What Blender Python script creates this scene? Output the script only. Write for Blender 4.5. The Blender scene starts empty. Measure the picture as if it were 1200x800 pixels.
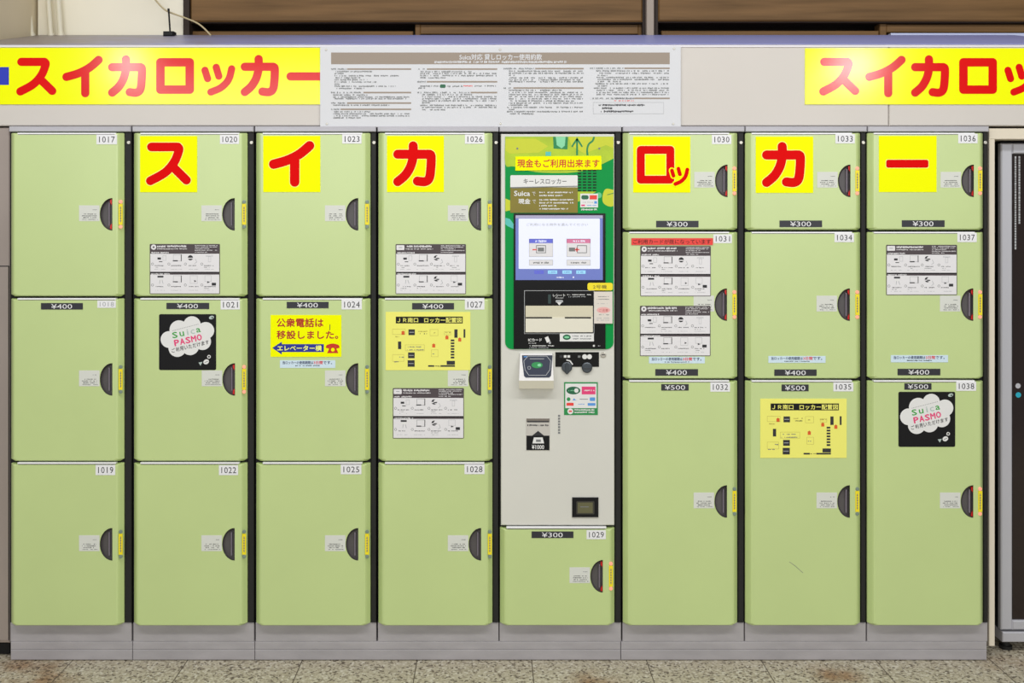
import bpy, math, random
from mathutils import Vector
from mathutils.geometry import tessellate_polygon

scene = bpy.context.scene
COL = scene.collection

# ------------------------------------------------------------------ camera, world, lights
S = 0.003            # metres per photo pixel on the locker front plane (Y = 0)
D = 3.6              # camera distance from that plane
VX, VY = 575.0, 253.0  # pixel straight ahead of the camera
FLOOR = 773.0        # pixel row of the floor line under the lockers
HC = (FLOOR - VY) * S
CX = (VX - 600.0) * S
cam_d = bpy.data.cameras.new('camera')
cam_d.sensor_width = 36.0
cam_d.lens = 36.0 * D / (1200 * S)
cam_d.shift_x = (600 - VX) / 1200.0
cam_d.shift_y = (VY - 400) / 1200.0
cam = bpy.data.objects.new('camera', cam_d)
cam.location = (CX, -D, HC)
cam.rotation_euler = (math.pi / 2, 0, 0)
COL.objects.link(cam)
scene.camera = cam

world = bpy.data.worlds.new('world')
world.use_nodes = True
scene.world = world
bg = world.node_tree.nodes['Background']
bg.inputs['Color'].default_value = (1.0, 1.0, 0.99, 1)
bg.inputs['Strength'].default_value = 0.26


def area(name, loc, target, sx, sy, power, color=(1, 1, 1)):
    l = bpy.data.lights.new(name, 'AREA')
    l.shape = 'RECTANGLE'
    l.size, l.size_y = sx, sy
    l.energy = power
    l.color = color
    o = bpy.data.objects.new(name, l)
    o.location = loc
    if target is not None:   # otherwise it shines straight down, its length along Y
        o.rotation_euler = (Vector(target) - Vector(loc)).to_track_quat('-Z', 'Y').to_euler()
    COL.objects.link(o)
    return o


area('ceiling_light_row', (0.0, -2.0, 3.45), (0.0, -1.2, 0.0), 6.0, 0.35, 98, (1.0, 0.995, 0.985))
area('added_door_fill', (0.0, -14.0, 3.2), (0.0, 0.0, 2.8), 13.0, 1.6, 430, (0.97, 0.985, 1.0))  # unseen fill light, added to whiten the upper doors
for nm, sx_, w_, p_ in (('ceiling_light_left', -1, 0.10, 85), ('ceiling_light_right', 1, 0.36, 150)):
    lamp = area(nm, (-0.075 + sx_ * 3.7525, -7.0, 3.1), None, w_, 2.1, p_)
    lamp.rotation_euler = (0, 0, sx_ * math.radians(19.4))

vs = scene.view_settings
vs.view_transform = 'Standard'
vs.look = 'None'
vs.exposure = 0.0
vs.gamma = 1.0
vs.use_curve_mapping = False

# ------------------------------------------------------------------ materials


def lin(c):
    c = c / 255.0
    return c / 12.92 if c <= 0.04045 else ((c + 0.055) / 1.055) ** 2.4


def rgb(c):
    return (lin(c[0]), lin(c[1]), lin(c[2]), 1.0)


MATS = {}


def mat(name, c, rough=0.6, metal=0.0, var=0.0, scale=6.0, emit=0.0, spec=0.5, stretch=None):
    if name in MATS:
        return MATS[name]
    m = bpy.data.materials.new(name)
    m.use_nodes = True
    nt = m.node_tree
    b = nt.nodes['Principled BSDF']
    b.inputs['Base Color'].default_value = rgb(c)
    b.inputs['Roughness'].default_value = rough
    b.inputs['Metallic'].default_value = metal
    b.inputs['Specular IOR Level'].default_value = spec
    if emit:
        b.inputs['Emission Color'].default_value = rgb(c)
        b.inputs['Emission Strength'].default_value = emit
    if var:
        tc = nt.nodes.new('ShaderNodeTexCoord')
        src = tc.outputs['Object']
        if stretch:
            mp = nt.nodes.new('ShaderNodeMapping')
            mp.inputs['Scale'].default_value = stretch
            nt.links.new(src, mp.inputs['Vector'])
            src = mp.outputs['Vector']
        n = nt.nodes.new('ShaderNodeTexNoise')
        n.inputs['Scale'].default_value = scale
        n.inputs['Detail'].default_value = 5
        nt.links.new(src, n.inputs['Vector'])
        r = nt.nodes.new('ShaderNodeValToRGB')
        k = [lin(v) for v in c]
        r.color_ramp.elements[0].position = 0.3
        r.color_ramp.elements[1].position = 0.7
        r.color_ramp.elements[0].color = (*[v * (1 - var) for v in k], 1)
        r.color_ramp.elements[1].color = (*[min(1, v * (1 + var)) for v in k], 1)
        nt.links.new(n.outputs['Fac'], r.inputs['Fac'])
        nt.links.new(r.outputs['Color'], b.inputs['Base Color'])
    MATS[name] = m
    return m


GREEN = mat('green_paint', (192, 211, 141), 0.34, var=0.025, scale=3.0, spec=1.0)
EDGE = mat('painted_edge_glint', (244, 244, 246), 0.35)
LIP = mat('cover_lip', (226, 222, 226), 0.4)
POST = mat('charcoal_steel', (36, 36, 35), 0.5, spec=0.25)
BLACK = mat('black_gap', (12, 12, 12), 0.8)
STEEL = mat('grey_steel', (178, 176, 182), 0.42, var=0.06, scale=5)
PLINTH = mat('grey_plinth', (164, 160, 162), 0.5, var=0.09, scale=7, stretch=(1, 1, 3))
GROOVE = mat('groove_dark', (96, 90, 92), 0.8)
SCREW = mat('screw_metal', (190, 186, 176), 0.35, metal=0.7)
CUP = mat('grey_plastic', (84, 80, 80), 0.4)
CUPDARK = mat('dark_plastic', (36, 34, 36), 0.5)
LATCH = mat('latch_grey', (140, 132, 142), 0.3)
REDLED = mat('red_led', (205, 28, 22), 0.4, emit=0.15)
PINKLED = mat('lit_led', (250, 152, 126), 0.4, emit=0.5)
OFFLED = mat('unlit_led', (122, 140, 128), 0.3)
WHITE = mat('white_film', (226, 226, 224), 0.5)
FILM = mat('label_film', (214, 216, 208), 0.45)
PLATEWHITE = mat('white_plate', (232, 232, 234), 0.45)
INK = mat('black_ink', (38, 38, 42), 0.6)
INKGREY = mat('grey_ink', (120, 122, 122), 0.6)
INKFAINT = mat('faint_ink', (172, 174, 176), 0.6)
PRICE = mat('price_plate', (40, 40, 48), 0.4)
YELLOW = mat('yellow_film', (247, 252, 0), 0.4, spec=0.05)
BANYEL = mat('banner_yellow', (247, 252, 0), 0.13, spec=0.3)
YELLOWTAG = mat('yellow_tag', (242, 222, 16), 0.4)
YHALO = mat('pale_yellow_outline', (246, 250, 130), 0.4)
RED = mat('red_print', (222, 6, 6), 0.4, spec=0.05)
BANRED = mat('banner_red', (222, 6, 6), 0.13, spec=0.3)
BLUE = mat('blue_print', (16, 42, 180), 0.35)
STICKINK = mat('navy_black_ink', (18, 26, 84), 0.5)
NAVY = mat('navy_print', (18, 36, 150), 0.5)
SHEET = mat('pale_grey_sheet', (226, 224, 226), 0.4)
SHEETDARK = mat('sheet_charcoal', (72, 62, 66), 0.5)
POSTERBLACK = mat('poster_black', (20, 20, 22), 0.4, spec=0.2)
MAPYEL = mat('pale_yellow_paper', (240, 237, 114), 0.6)
ORANGE = mat('orange_red_print', (222, 92, 28), 0.6)
BROWNRED = mat('brown_red_print', (178, 34, 16), 0.6)
TELRED = mat('telephone_red', (200, 40, 12), 0.6)
PALEBLUE = mat('pale_blue_film', (206, 226, 238), 0.45)
REDTAPE = mat('red_tape', (232, 62, 54), 0.5)
PINK = mat('pink_print', (226, 60, 120), 0.5)
LETTERGREEN = mat('green_letter', (44, 158, 52), 0.5)
LETTERGREY = mat('grey_letter', (176, 192, 186), 0.5)
BEIGE = mat('beige_panel', (205, 199, 192), 0.4, var=0.02, scale=2)
NOTICE = mat('notice_white', (212, 213, 217), 0.45)
TAUPE = mat('taupe_print', (150, 136, 122), 0.45)
KBEIGE = mat('kiosk_beige', (212, 211, 202), 0.42, var=0.02, scale=3)
KFRAME = mat('kiosk_frame', (222, 220, 210), 0.4)
KGREEN = mat('kiosk_green', (0, 146, 66), 0.4, spec=0.15)
KDKGREEN = mat('deep_green', (0, 128, 66), 0.4)
LIME = mat('lime_print', (170, 196, 10), 0.4, var=0.12, scale=16)
LIMEYEL = mat('lime_yellow_print', (196, 204, 22), 0.4)
CYAN = mat('cyan_print', (80, 190, 180), 0.4)
MINT = mat('mint_print', (130, 210, 160), 0.4)
OLIVE = mat('olive_gold_print', (126, 114, 16), 0.4, var=0.1, scale=14)
KBLACK = mat('kiosk_black', (18, 18, 19), 0.22, spec=0.3)
SCRBLUE = mat('screen_blue', (104, 118, 190), 0.3, emit=0.12)
SCRWHITE = mat('screen_white', (228, 232, 250), 0.3, emit=0.12)
SCRGREY = mat('screen_grey', (214, 212, 214), 0.3, emit=0.12)
SCRNAVY = mat('screen_button_blue', (92, 100, 206), 0.3, emit=0.12)
SCRROSE = mat('screen_button_rose', (206, 112, 150), 0.3, emit=0.12)
SCRCYAN = mat('screen_cyan', (150, 214, 246), 0.3, emit=0.12)
SCRLILAC = mat('screen_edge_lilac', (160, 156, 186), 0.3, emit=0.12)
READER = mat('reader_white', (232, 230, 228), 0.4)
READERLO = mat('reader_cream', (222, 218, 200), 0.4)
RPAD = mat('reader_pad', (48, 54, 72), 0.3)
TRAY = mat('tray_cream', (214, 208, 182), 0.4)
LOGOGREEN = mat('logo_green', (30, 138, 70), 0.4)
LOGODARK = mat('logo_dark_green', (20, 96, 62), 0.4)
SKYBLUE = mat('sky_blue_print', (84, 150, 220), 0.5)
KNOB = mat('knob_metal', (74, 80, 86), 0.35, metal=0.4)
LENS = mat('small_display', (98, 96, 66), 0.3)
CREAM = mat('cream_wall', (246, 240, 220), 0.7, var=0.03, scale=3)
CREAMDK = mat('tan_wall', (226, 213, 184), 0.7, var=0.03, scale=3)
PIPE = mat('cream_pipe', (232, 226, 204), 0.4)
CABLE = mat('beige_cable', (196, 180, 140), 0.5)
CABGREY = mat('neighbour_grey', (160, 148, 141), 0.3, metal=0.25, var=0.05, scale=3)
SILVER = mat('silver_frame', (190, 190, 196), 0.4, metal=0.3)
DARKGLASS = mat('dark_glass', (36, 26, 24), 0.12)
JAMB = mat('cream_jamb', (222, 212, 192), 0.5)
DKTEAL = mat('teal_light', (30, 150, 170), 0.3, emit=0.2)
POSTMETAL = mat('brown_post', (140, 128, 116), 0.4, metal=0.3)
RECESS = mat('dark_brown_recess', (44, 30, 20), 0.7)


def wood_mat():
    m = bpy.data.materials.new('brown_wood')
    m.use_nodes = True
    nt = m.node_tree
    b = nt.nodes['Principled BSDF']
    b.inputs['Roughness'].default_value = 0.5
    b.inputs['Specular IOR Level'].default_value = 0.2
    tc = nt.nodes.new('ShaderNodeTexCoord')
    mp = nt.nodes.new('ShaderNodeMapping')
    mp.inputs['Scale'].default_value = (0.9, 3, 14)
    n = nt.nodes.new('ShaderNodeTexNoise')
    n.inputs['Scale'].default_value = 2.2
    n.inputs['Detail'].default_value = 7
    r = nt.nodes.new('ShaderNodeValToRGB')
    r.color_ramp.elements[0].position = 0.3
    r.color_ramp.elements[1].position = 0.72
    r.color_ramp.elements[0].color = rgb((96, 70, 38))
    r.color_ramp.elements[1].color = rgb((136, 102, 62))
    L = nt.links.new
    L(tc.outputs['Object'], mp.inputs['Vector'])
    L(mp.outputs['Vector'], n.inputs['Vector'])
    L(n.outputs['Fac'], r.inputs['Fac'])
    L(r.outputs['Color'], b.inputs['Base Color'])
    return m


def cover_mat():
    # bluish daylight reflection put into the colour, grey brown dust towards the left end
    m = bpy.data.materials.new('top_cover_dust_sheen')
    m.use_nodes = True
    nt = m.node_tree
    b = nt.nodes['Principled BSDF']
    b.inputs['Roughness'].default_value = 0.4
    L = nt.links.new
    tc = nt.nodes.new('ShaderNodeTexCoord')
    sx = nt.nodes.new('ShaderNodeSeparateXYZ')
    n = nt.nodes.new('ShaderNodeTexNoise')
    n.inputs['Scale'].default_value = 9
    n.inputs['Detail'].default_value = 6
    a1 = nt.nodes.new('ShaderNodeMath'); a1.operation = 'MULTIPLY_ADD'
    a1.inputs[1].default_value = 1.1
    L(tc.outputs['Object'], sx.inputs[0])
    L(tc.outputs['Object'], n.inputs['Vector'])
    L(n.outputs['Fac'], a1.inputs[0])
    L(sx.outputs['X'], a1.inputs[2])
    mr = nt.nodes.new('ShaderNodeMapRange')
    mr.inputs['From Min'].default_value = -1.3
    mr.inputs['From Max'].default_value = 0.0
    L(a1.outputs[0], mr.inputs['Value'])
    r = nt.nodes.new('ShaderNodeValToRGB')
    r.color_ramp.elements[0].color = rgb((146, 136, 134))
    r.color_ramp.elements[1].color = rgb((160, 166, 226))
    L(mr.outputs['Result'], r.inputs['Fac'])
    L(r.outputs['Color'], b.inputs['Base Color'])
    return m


def floor_mat():
    m = bpy.data.materials.new('terrazzo_floor')
    m.use_nodes = True
    nt = m.node_tree
    b = nt.nodes['Principled BSDF']
    b.inputs['Roughness'].default_value = 0.6
    L = nt.links.new
    tc = nt.nodes.new('ShaderNodeTexCoord')
    v = nt.nodes.new('ShaderNodeTexVoronoi')
    v.inputs['Scale'].default_value = 135
    L(tc.outputs['Object'], v.inputs['Vector'])
    sp = nt.nodes.new('ShaderNodeSeparateColor')
    L(v.outputs['Color'], sp.inputs['Color'])
    r = nt.nodes.new('ShaderNodeValToRGB')
    r.color_ramp.interpolation = 'CONSTANT'
    el = r.color_ramp.elements
    el[0].position = 0.0; el[0].color = rgb((104, 94, 80))
    el[1].position = 0.10; el[1].color = rgb((150, 140, 122))
    for p, c in ((0.24, (184, 175, 153)), (0.5, (194, 186, 166)), (0.72, (174, 165, 142)), (0.9, (208, 202, 186))):
        e = el.new(p); e.color = rgb(c)
    L(sp.outputs[0], r.inputs['Fac'])
    # rust coloured stains: broad noise, strongest in a few places
    n = nt.nodes.new('ShaderNodeTexNoise')
    n.inputs['Scale'].default_value = 5.5
    n.inputs['Detail'].default_value = 4
    L(tc.outputs['Object'], n.inputs['Vector'])
    total = None
    for (sxp, syp, rad) in ((-1.62, -0.10, 0.26), (0.28, -0.20, 0.14), (1.74, -0.07, 0.14), (1.1, -0.12, 0.12)):
        d = nt.nodes.new('ShaderNodeVectorMath'); d.operation = 'DISTANCE'
        d.inputs[1].default_value = (sxp, syp, 0)
        L(tc.outputs['Object'], d.inputs[0])
        mr = nt.nodes.new('ShaderNodeMapRange')
        mr.inputs['From Min'].default_value = rad
        mr.inputs['From Max'].default_value = rad * 0.3
        L(d.outputs['Value'], mr.inputs['Value'])
        if total is None:
            total = mr.outputs['Result']
        else:
            mx = nt.nodes.new('ShaderNodeMath'); mx.operation = 'MAXIMUM'
            L(total, mx.inputs[0]); L(mr.outputs['Result'], mx.inputs[1])
            total = mx.outputs[0]
    nr = nt.nodes.new('ShaderNodeMapRange')
    nr.inputs['From Min'].default_value = 0.4
    nr.inputs['From Max'].default_value = 0.62
    nr.inputs['To Max'].default_value = 0.75
    L(n.outputs['Fac'], nr.inputs['Value'])
    mu = nt.nodes.new('ShaderNodeMath'); mu.operation = 'MULTIPLY'
    L(total, mu.inputs[0]); L(nr.outputs['Result'], mu.inputs[1])
    mix = nt.nodes.new('ShaderNodeMix'); mix.data_type = 'RGBA'; mix.blend_type = 'MULTIPLY'
    L(mu.outputs[0], mix.inputs['Factor'])
    L(r.outputs['Color'], mix.inputs['A'])
    mix.inputs['B'].default_value = rgb((190, 140, 88))
    # tile joints, 0.403 m pitch in X
    sx = nt.nodes.new('ShaderNodeSeparateXYZ')
    L(tc.outputs['Object'], sx.inputs[0])
    fr = nt.nodes.new('ShaderNodeMath'); fr.operation = 'PINGPONG'
    ad = nt.nodes.new('ShaderNodeMath'); ad.operation = 'ADD'
    ad.inputs[1].default_value = 0.334 + 0.403 * 20
    L(sx.outputs['X'], ad.inputs[0]); L(ad.outputs[0], fr.inputs[0])
    fr.inputs[1].default_value = 0.2015
    fy = nt.nodes.new('ShaderNodeMath'); fy.operation = 'PINGPONG'
    ay = nt.nodes.new('ShaderNodeMath'); ay.operation = 'ADD'
    ay.inputs[1].default_value = 0.30 + 0.403 * 30
    L(sx.outputs['Y'], ay.inputs[0]); L(ay.outputs[0], fy.inputs[0])
    fy.inputs[1].default_value = 0.2015
    mn = nt.nodes.new('ShaderNodeMath'); mn.operation = 'MINIMUM'
    L(fr.outputs[0], mn.inputs[0]); L(fy.outputs[0], mn.inputs[1])
    lt = nt.nodes.new('ShaderNodeMath'); lt.operation = 'LESS_THAN'
    lt.inputs[1].default_value = 0.0018
    L(mn.outputs[0], lt.inputs[0])
    mix2 = nt.nodes.new('ShaderNodeMix'); mix2.data_type = 'RGBA'
    L(lt.outputs[0], mix2.inputs['Factor'])
    L(mix.outputs['Result'], mix2.inputs['A'])
    mix2.inputs['B'].default_value = rgb((92, 82, 68))
    L(mix2.outputs['Result'], b.inputs['Base Color'])
    return m


WOOD = wood_mat()
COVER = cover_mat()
TERRAZZO = floor_mat()

# ------------------------------------------------------------------ geometry helpers


def W(px, py, Y=0.0):
    k = S * (D + Y) / D
    return Vector((CX + (px - VX) * k, Y, HC + (VY - py) * k))


TEXT_CACHE = {}


def text_shape(s, bold=0.0, spacing=1.0):
    key = (s, bold, spacing)
    if key in TEXT_CACHE:
        return TEXT_CACHE[key]
    c = bpy.data.curves.new('lettering', 'FONT')
    c.body = s
    c.size = 1.0
    c.offset = bold
    c.space_character = spacing
    c.resolution_u = 2
    o = bpy.data.objects.new('lettering', c)
    COL.objects.link(o)
    dg = bpy.context.evaluated_depsgraph_get()
    me = bpy.data.meshes.new_from_object(o.evaluated_get(dg))
    vs_ = [(v.co.x, v.co.y) for v in me.vertices]
    fs_ = [tuple(p.vertices) for p in me.polygons]
    bpy.data.objects.remove(o)
    bpy.data.curves.remove(c)
    bpy.data.meshes.remove(me)
    if not vs_:
        vs_ = [(0, 0), (1, 0), (1, 1)]; fs_ = []
    x0 = min(v[0] for v in vs_); x1 = max(v[0] for v in vs_)
    y0 = min(v[1] for v in vs_); y1 = max(v[1] for v in vs_)
    out = ([((a - x0) / (x1 - x0 + 1e-9), (b - y0) / (y1 - y0 + 1e-9)) for a, b in vs_], fs_)
    TEXT_CACHE[key] = out
    return out


def smooth_path(pts, n=6):
    if len(pts) < 3:
        return list(pts)
    out = []
    P = [pts[0]] + list(pts) + [pts[-1]]
    for i in range(1, len(P) - 2):
        p0, p1, p2, p3 = P[i - 1], P[i], P[i + 1], P[i + 2]
        for k in range(n):
            t = k / n
            out.append(tuple(0.5 * (2 * p1[j] + (p2[j] - p0[j]) * t + (2 * p0[j] - 5 * p1[j] + 4 * p2[j] - p3[j]) * t * t
                                    + (3 * p1[j] - p0[j] - 3 * p2[j] + p3[j]) * t ** 3) for j in (0, 1)))
    out.append(tuple(pts[-1]))
    return out


class MB:
    """Collects faces with materials in world space; build() links them as one mesh object."""

    def __init__(self, Y=0.0):
        self.v, self.f, self.m, self.mats, self.sm = [], [], [], [], []
        self.Y = Y          # depth of the flat surface that print goes on
        self.clip = None

    def mi(self, m):
        if m not in self.mats:
            self.mats.append(m)
        return self.mats.index(m)

    def face(self, pts, m, smooth=False):
        i = len(self.v)
        self.v += [tuple(p) for p in pts]
        self.f.append(tuple(range(i, i + len(pts))))
        self.m.append(self.mi(m)); self.sm.append(smooth)

    def mesh(self, vs_, fs_, m, smooth=False):
        i = len(self.v)
        self.v += [tuple(p) for p in vs_]
        k = self.mi(m)
        for f in fs_:
            self.f.append(tuple(i + a for a in f)); self.m.append(k); self.sm.append(smooth)

    # ---- solids in world space
    def box(self, a, b, m, bev=0.0):
        x0, y0, z0 = [min(p, q) for p, q in zip(a, b)]
        x1, y1, z1 = [max(p, q) for p, q in zip(a, b)]
        if bev <= 0:
            v = [(x, y, z) for x in (x0, x1) for y in (y0, y1) for z in (z0, z1)]
            self.mesh(v, [(0, 1, 3, 2), (4, 6, 7, 5), (0, 4, 5, 1), (2, 3, 7, 6), (0, 2, 6, 4), (1, 5, 7, 3)], m)
            return
        e = min(bev, (x1 - x0) / 2.1, (y1 - y0) / 2.1, (z1 - z0) / 2.1)
        rings = [(y1, 0), (y0 + e, 0), (y0, e)]
        base = []
        for (y, q) in rings:
            base.append([(x0 + q, y, z0 + q), (x1 - q, y, z0 + q), (x1 - q, y, z1 - q), (x0 + q, y, z1 - q)])
        for r in range(2):
            for k in range(4):
                A, B = base[r], base[r + 1]
                self.face([A[k], A[(k + 1) % 4], B[(k + 1) % 4], B[k]], m)
        self.face(base[2], m)
        self.face(base[0][::-1], m)

    def pbox(self, x0, y0, x1, y1, Yf, Yb, m, bev=0.0):
        """box whose FRONT rectangle fills the pixel rectangle at depth Yf"""
        a, b = W(x0, y0, Yf), W(x1, y1, Yf)
        self.box((a.x, Yf, a.z), (b.x, Yb, b.z), m, bev)

    def tube(self, pts, r, m, n=10, caps=True):
        pts = [Vector(p) for p in pts]
        rings = []
        for i, p in enumerate(pts):
            d = (pts[min(i + 1, len(pts) - 1)] - pts[max(i - 1, 0)]).normalized()
            u = d.cross(Vector((0, 1, 0)))
            if u.length < 1e-4:
                u = d.cross(Vector((1, 0, 0)))
            u.normalize(); w = d.cross(u)
            rings.append([p + (u * math.cos(2 * math.pi * k / n) + w * math.sin(2 * math.pi * k / n)) * r for k in range(n)])
        v = [q for rg in rings for q in rg]
        f = [(i * n + k, i * n + (k + 1) % n, (i + 1) * n + (k + 1) % n, (i + 1) * n + k) for i in range(len(pts) - 1) for k in range(n)]
        self.mesh(v, f, m, True)
        if caps:
            self.face(rings[0][::-1], m); self.face(rings[-1], m)

    def disc(self, px, py, rpx, Yf, Yb, m, n=20, dome=0.0):
        """short round stud standing out from Yb to Yf"""
        c = W(px, py, Yf); r = rpx * S * (D + Yf) / D
        ring = lambda y, q: [(c.x + math.cos(2 * math.pi * k / n) * r * q, y, c.z + math.sin(2 * math.pi * k / n) * r * q) for k in range(n)]
        A, B, C_ = ring(Yb, 1), ring(Yf + 0.2 * (Yb - Yf), 1), ring(Yf, 0.8)
        for P, Q in ((A, B), (B, C_)):
            for k in range(n):
                self.face([P[k], P[(k + 1) % n], Q[(k + 1) % n], Q[k]], m, True)
        self.face(C_, m)

    # ---- flat print on the sheet, in photo pixels, lifted by layer
    def P(self, x, y, layer):
        return W(x, y, self.Y - 0.00025 * layer)

    def poly(self, pts, m, layer=1):
        if self.clip:
            pts = clip_poly(pts, self.clip)
        if len(pts) < 3:
            return
        q = [self.P(x, y, layer) for x, y in pts]
        if len(pts) > 4:
            tris = tessellate_polygon([[Vector((p.x, p.z, 0)) for p in q]])
            self.mesh(q, tris, m)
        else:
            self.face(q, m)

    def rect(self, x0, y0, x1, y1, m, layer=1):
        self.poly([(x0, y0), (x1, y0), (x1, y1), (x0, y1)], m, layer)

    def frame(self, x0, y0, x1, y1, t, m, layer=1):
        self.rect(x0, y0, x1, y0 + t, m, layer); self.rect(x0, y1 - t, x1, y1, m, layer)
        self.rect(x0, y0 + t, x0 + t, y1 - t, m, layer); self.rect(x1 - t, y0 + t, x1, y1 - t, m, layer)

    def rrect_pts(self, x0, y0, x1, y1, r, n=5, corners=(1, 1, 1, 1)):
        out = []
        for (cx, cy, a0, on) in ((x1 - r, y0 + r, -90, corners[1]), (x1 - r, y1 - r, 0, corners[2]), (x0 + r, y1 - r, 90, corners[3]), (x0 + r, y0 + r, 180, corners[0])):
            if not on:
                out.append({-90: (x1, y0), 0: (x1, y1), 90: (x0, y1), 180: (x0, y0)}[a0]); continue
            for k in range(n + 1):
                a = math.radians(a0 + 90 * k / n)
                out.append((cx + r * math.cos(a), cy + r * math.sin(a)))
        return out

    def rrect(self, x0, y0, x1, y1, r, m, layer=1, corners=(1, 1, 1, 1)):
        self.poly(self.rrect_pts(x0, y0, x1, y1, r, corners=corners), m, layer)

    def circ(self, x, y, rx, m, layer=1, ry=None, n=22, rot=0.0):
        ry = rx if ry is None else ry
        c, s = math.cos(rot), math.sin(rot)
        self.poly([(x + rx * math.cos(2 * math.pi * k / n) * c - ry * math.sin(2 * math.pi * k / n) * s,
                    y + rx * math.cos(2 * math.pi * k / n) * s + ry * math.sin(2 * math.pi * k / n) * c) for k in range(n)], m, layer)

    def stroke(self, pts, r, m, layer=1, curve=False, caps=True):
        """one outline polygon: a ribbon of half width r with round or square ends"""
        if curve:
            pts = smooth_path(pts)
        P = [pts[0]]
        for p in pts[1:]:
            if math.hypot(p[0] - P[-1][0], p[1] - P[-1][1]) > 1e-4:
                P.append(p)
        n = len(P)
        d = []
        for i in range(n - 1):
            l = math.hypot(P[i + 1][0] - P[i][0], P[i + 1][1] - P[i][1])
            d.append(((P[i + 1][0] - P[i][0]) / l, (P[i + 1][1] - P[i][1]) / l))
        L, R = [], []
        for i in range(n):
            a, b = d[max(i - 1, 0)], d[min(i, n - 2)]
            nx, ny = -(a[1] + b[1]), a[0] + b[0]
            q = math.hypot(nx, ny) or 1
            nx, ny = nx / q, ny / q
            c = max(0.5, nx * -a[1] + ny * a[0])
            L.append((P[i][0] + nx * r / c, P[i][1] + ny * r / c))
            R.append((P[i][0] - nx * r / c, P[i][1] - ny * r / c))
        out = list(L)
        if caps:
            a0 = math.atan2(d[-1][1], d[-1][0])
            out += [(P[-1][0] + r * math.cos(a0 + math.pi / 2 - math.pi * k / 10), P[-1][1] + r * math.sin(a0 + math.pi / 2 - math.pi * k / 10)) for k in range(1, 10)]
        out += R[::-1]
        if caps:
            a0 = math.atan2(-d[0][1], -d[0][0])
            out += [(P[0][0] + r * math.cos(a0 + math.pi / 2 - math.pi * k / 10), P[0][1] + r * math.sin(a0 + math.pi / 2 - math.pi * k / 10)) for k in range(1, 10)]
        self.poly(out, m, layer)

    def text(self, s, x0, y0, x1, y1, m, layer=2, bold=0.0, rot=0.0, spacing=1.0):
        """lettering fitted to the pixel box; rot in degrees, anticlockwise in the photo"""
        vs_, fs_ = text_shape(s, bold if bold < 0.006 else 0.0, spacing)
        cx, cy = (x0 + x1) / 2, (y0 + y1) / 2
        c, sn = math.cos(math.radians(rot)), math.sin(math.radians(rot))
        e = (y1 - y0) * bold * 1.6
        for k, (ex, ey) in enumerate([(0, 0)] if bold < 0.006 else [(-e, 0), (e, 0), (0, e), (0, -e)]):
            out = []
            for a, b in vs_:
                dx, dy = (a - 0.5) * (x1 - x0) + ex, (0.5 - b) * (y1 - y0) + ey
                out.append(self.P(cx + dx * c + dy * sn, cy - dx * sn + dy * c, layer + 0.08 * k))
            self.mesh(out, fs_, m)

    def fine(self, x0, x1, y, h, m, layer=2, fill=0.75, rnd=None):
        """a line of print too small to read: a row of small marks"""
        rnd = rnd or RND
        x = x0
        while x < x1 - 0.3:
            w = rnd.uniform(0.5, 1.3)
            if rnd.random() < fill:
                t = rnd.uniform(0, h * 0.3); q = rnd.uniform(0, h * 0.3)
                self.rect(x, y + t, min(x + w, x1), y + h - q, m, layer)
            x += w + rnd.uniform(0.2, 0.45)

    def build(self, name, parent=None, off=None):
        me = bpy.data.meshes.new(name)
        if off is None:
            off = base_of(parent) if parent else None
        if off is None:
            xs = [v[0] for v in self.v]; ys = [v[1] for v in self.v]; zs = [v[2] for v in self.v]
            off = Vector(((min(xs) + max(xs)) / 2, (min(ys) + max(ys)) / 2, min(zs)))
        me.from_pydata([(v[0] - off.x, v[1] - off.y, v[2] - off.z) for v in self.v], [], self.f)
        for m in self.mats:
            me.materials.append(m)
        me.polygons.foreach_set('material_index', self.m)
        me.polygons.foreach_set('use_smooth', self.sm)
        me.update()
        o = bpy.data.objects.new(name, me)
        COL.objects.link(o)
        if parent:
            o.parent = parent
        else:
            o.location = off
        return o


def clip_poly(pts, box):
    x0, y0, x1, y1 = box
    def cut(ps, inside, inter):
        out = []
        for i, p in enumerate(ps):
            q = ps[i - 1]
            if inside(p):
                if not inside(q):
                    out.append(inter(q, p))
                out.append(p)
            elif inside(q):
                out.append(inter(q, p))
        return out
    def ix(v):
        return lambda a, b: (v, a[1] + (b[1] - a[1]) * (v - a[0]) / (b[0] - a[0]))
    def iy(v):
        return lambda a, b: (a[0] + (b[0] - a[0]) * (v - a[1]) / (b[1] - a[1]), v)
    for ins, it in ((lambda p: p[0] >= x0, ix(x0)), (lambda p: p[0] <= x1, ix(x1)), (lambda p: p[1] >= y0, iy(y0)), (lambda p: p[1] <= y1, iy(y1))):
        pts = cut(pts, ins, it)
        if not pts:
            return []
    return pts


def base_of(o):
    p = Vector((0, 0, 0))
    while o:
        p += o.location; o = o.parent
    return p


def tag(o, label, cat=None, group=None, kind=None):
    if label:
        o['label'] = label
    if cat:
        o['category'] = cat
    if group:
        o['group'] = group
    if kind:
        o['kind'] = kind
    return o


def thing(name, loc, label, cat, group=None):
    o = bpy.data.objects.new(name, None)
    o.empty_display_size = 0.05
    o.location = loc
    COL.objects.link(o)
    return tag(o, label, cat, group)


RND = random.Random(7)
YD = -0.028          # depth of the door fronts
YS = YD - 0.0012     # front of a sheet stuck on a door

# ------------------------------------------------------------------ the setting
b = MB(); b.box((-3.6, -8.0, -0.05), (3.6, 0.9, 0.0), TERRAZZO)
tag(b.build('floor', off=Vector((0, 0, 0))), 'speckled terrazzo floor with thin tile joints and rusty stains', kind='structure')

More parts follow.
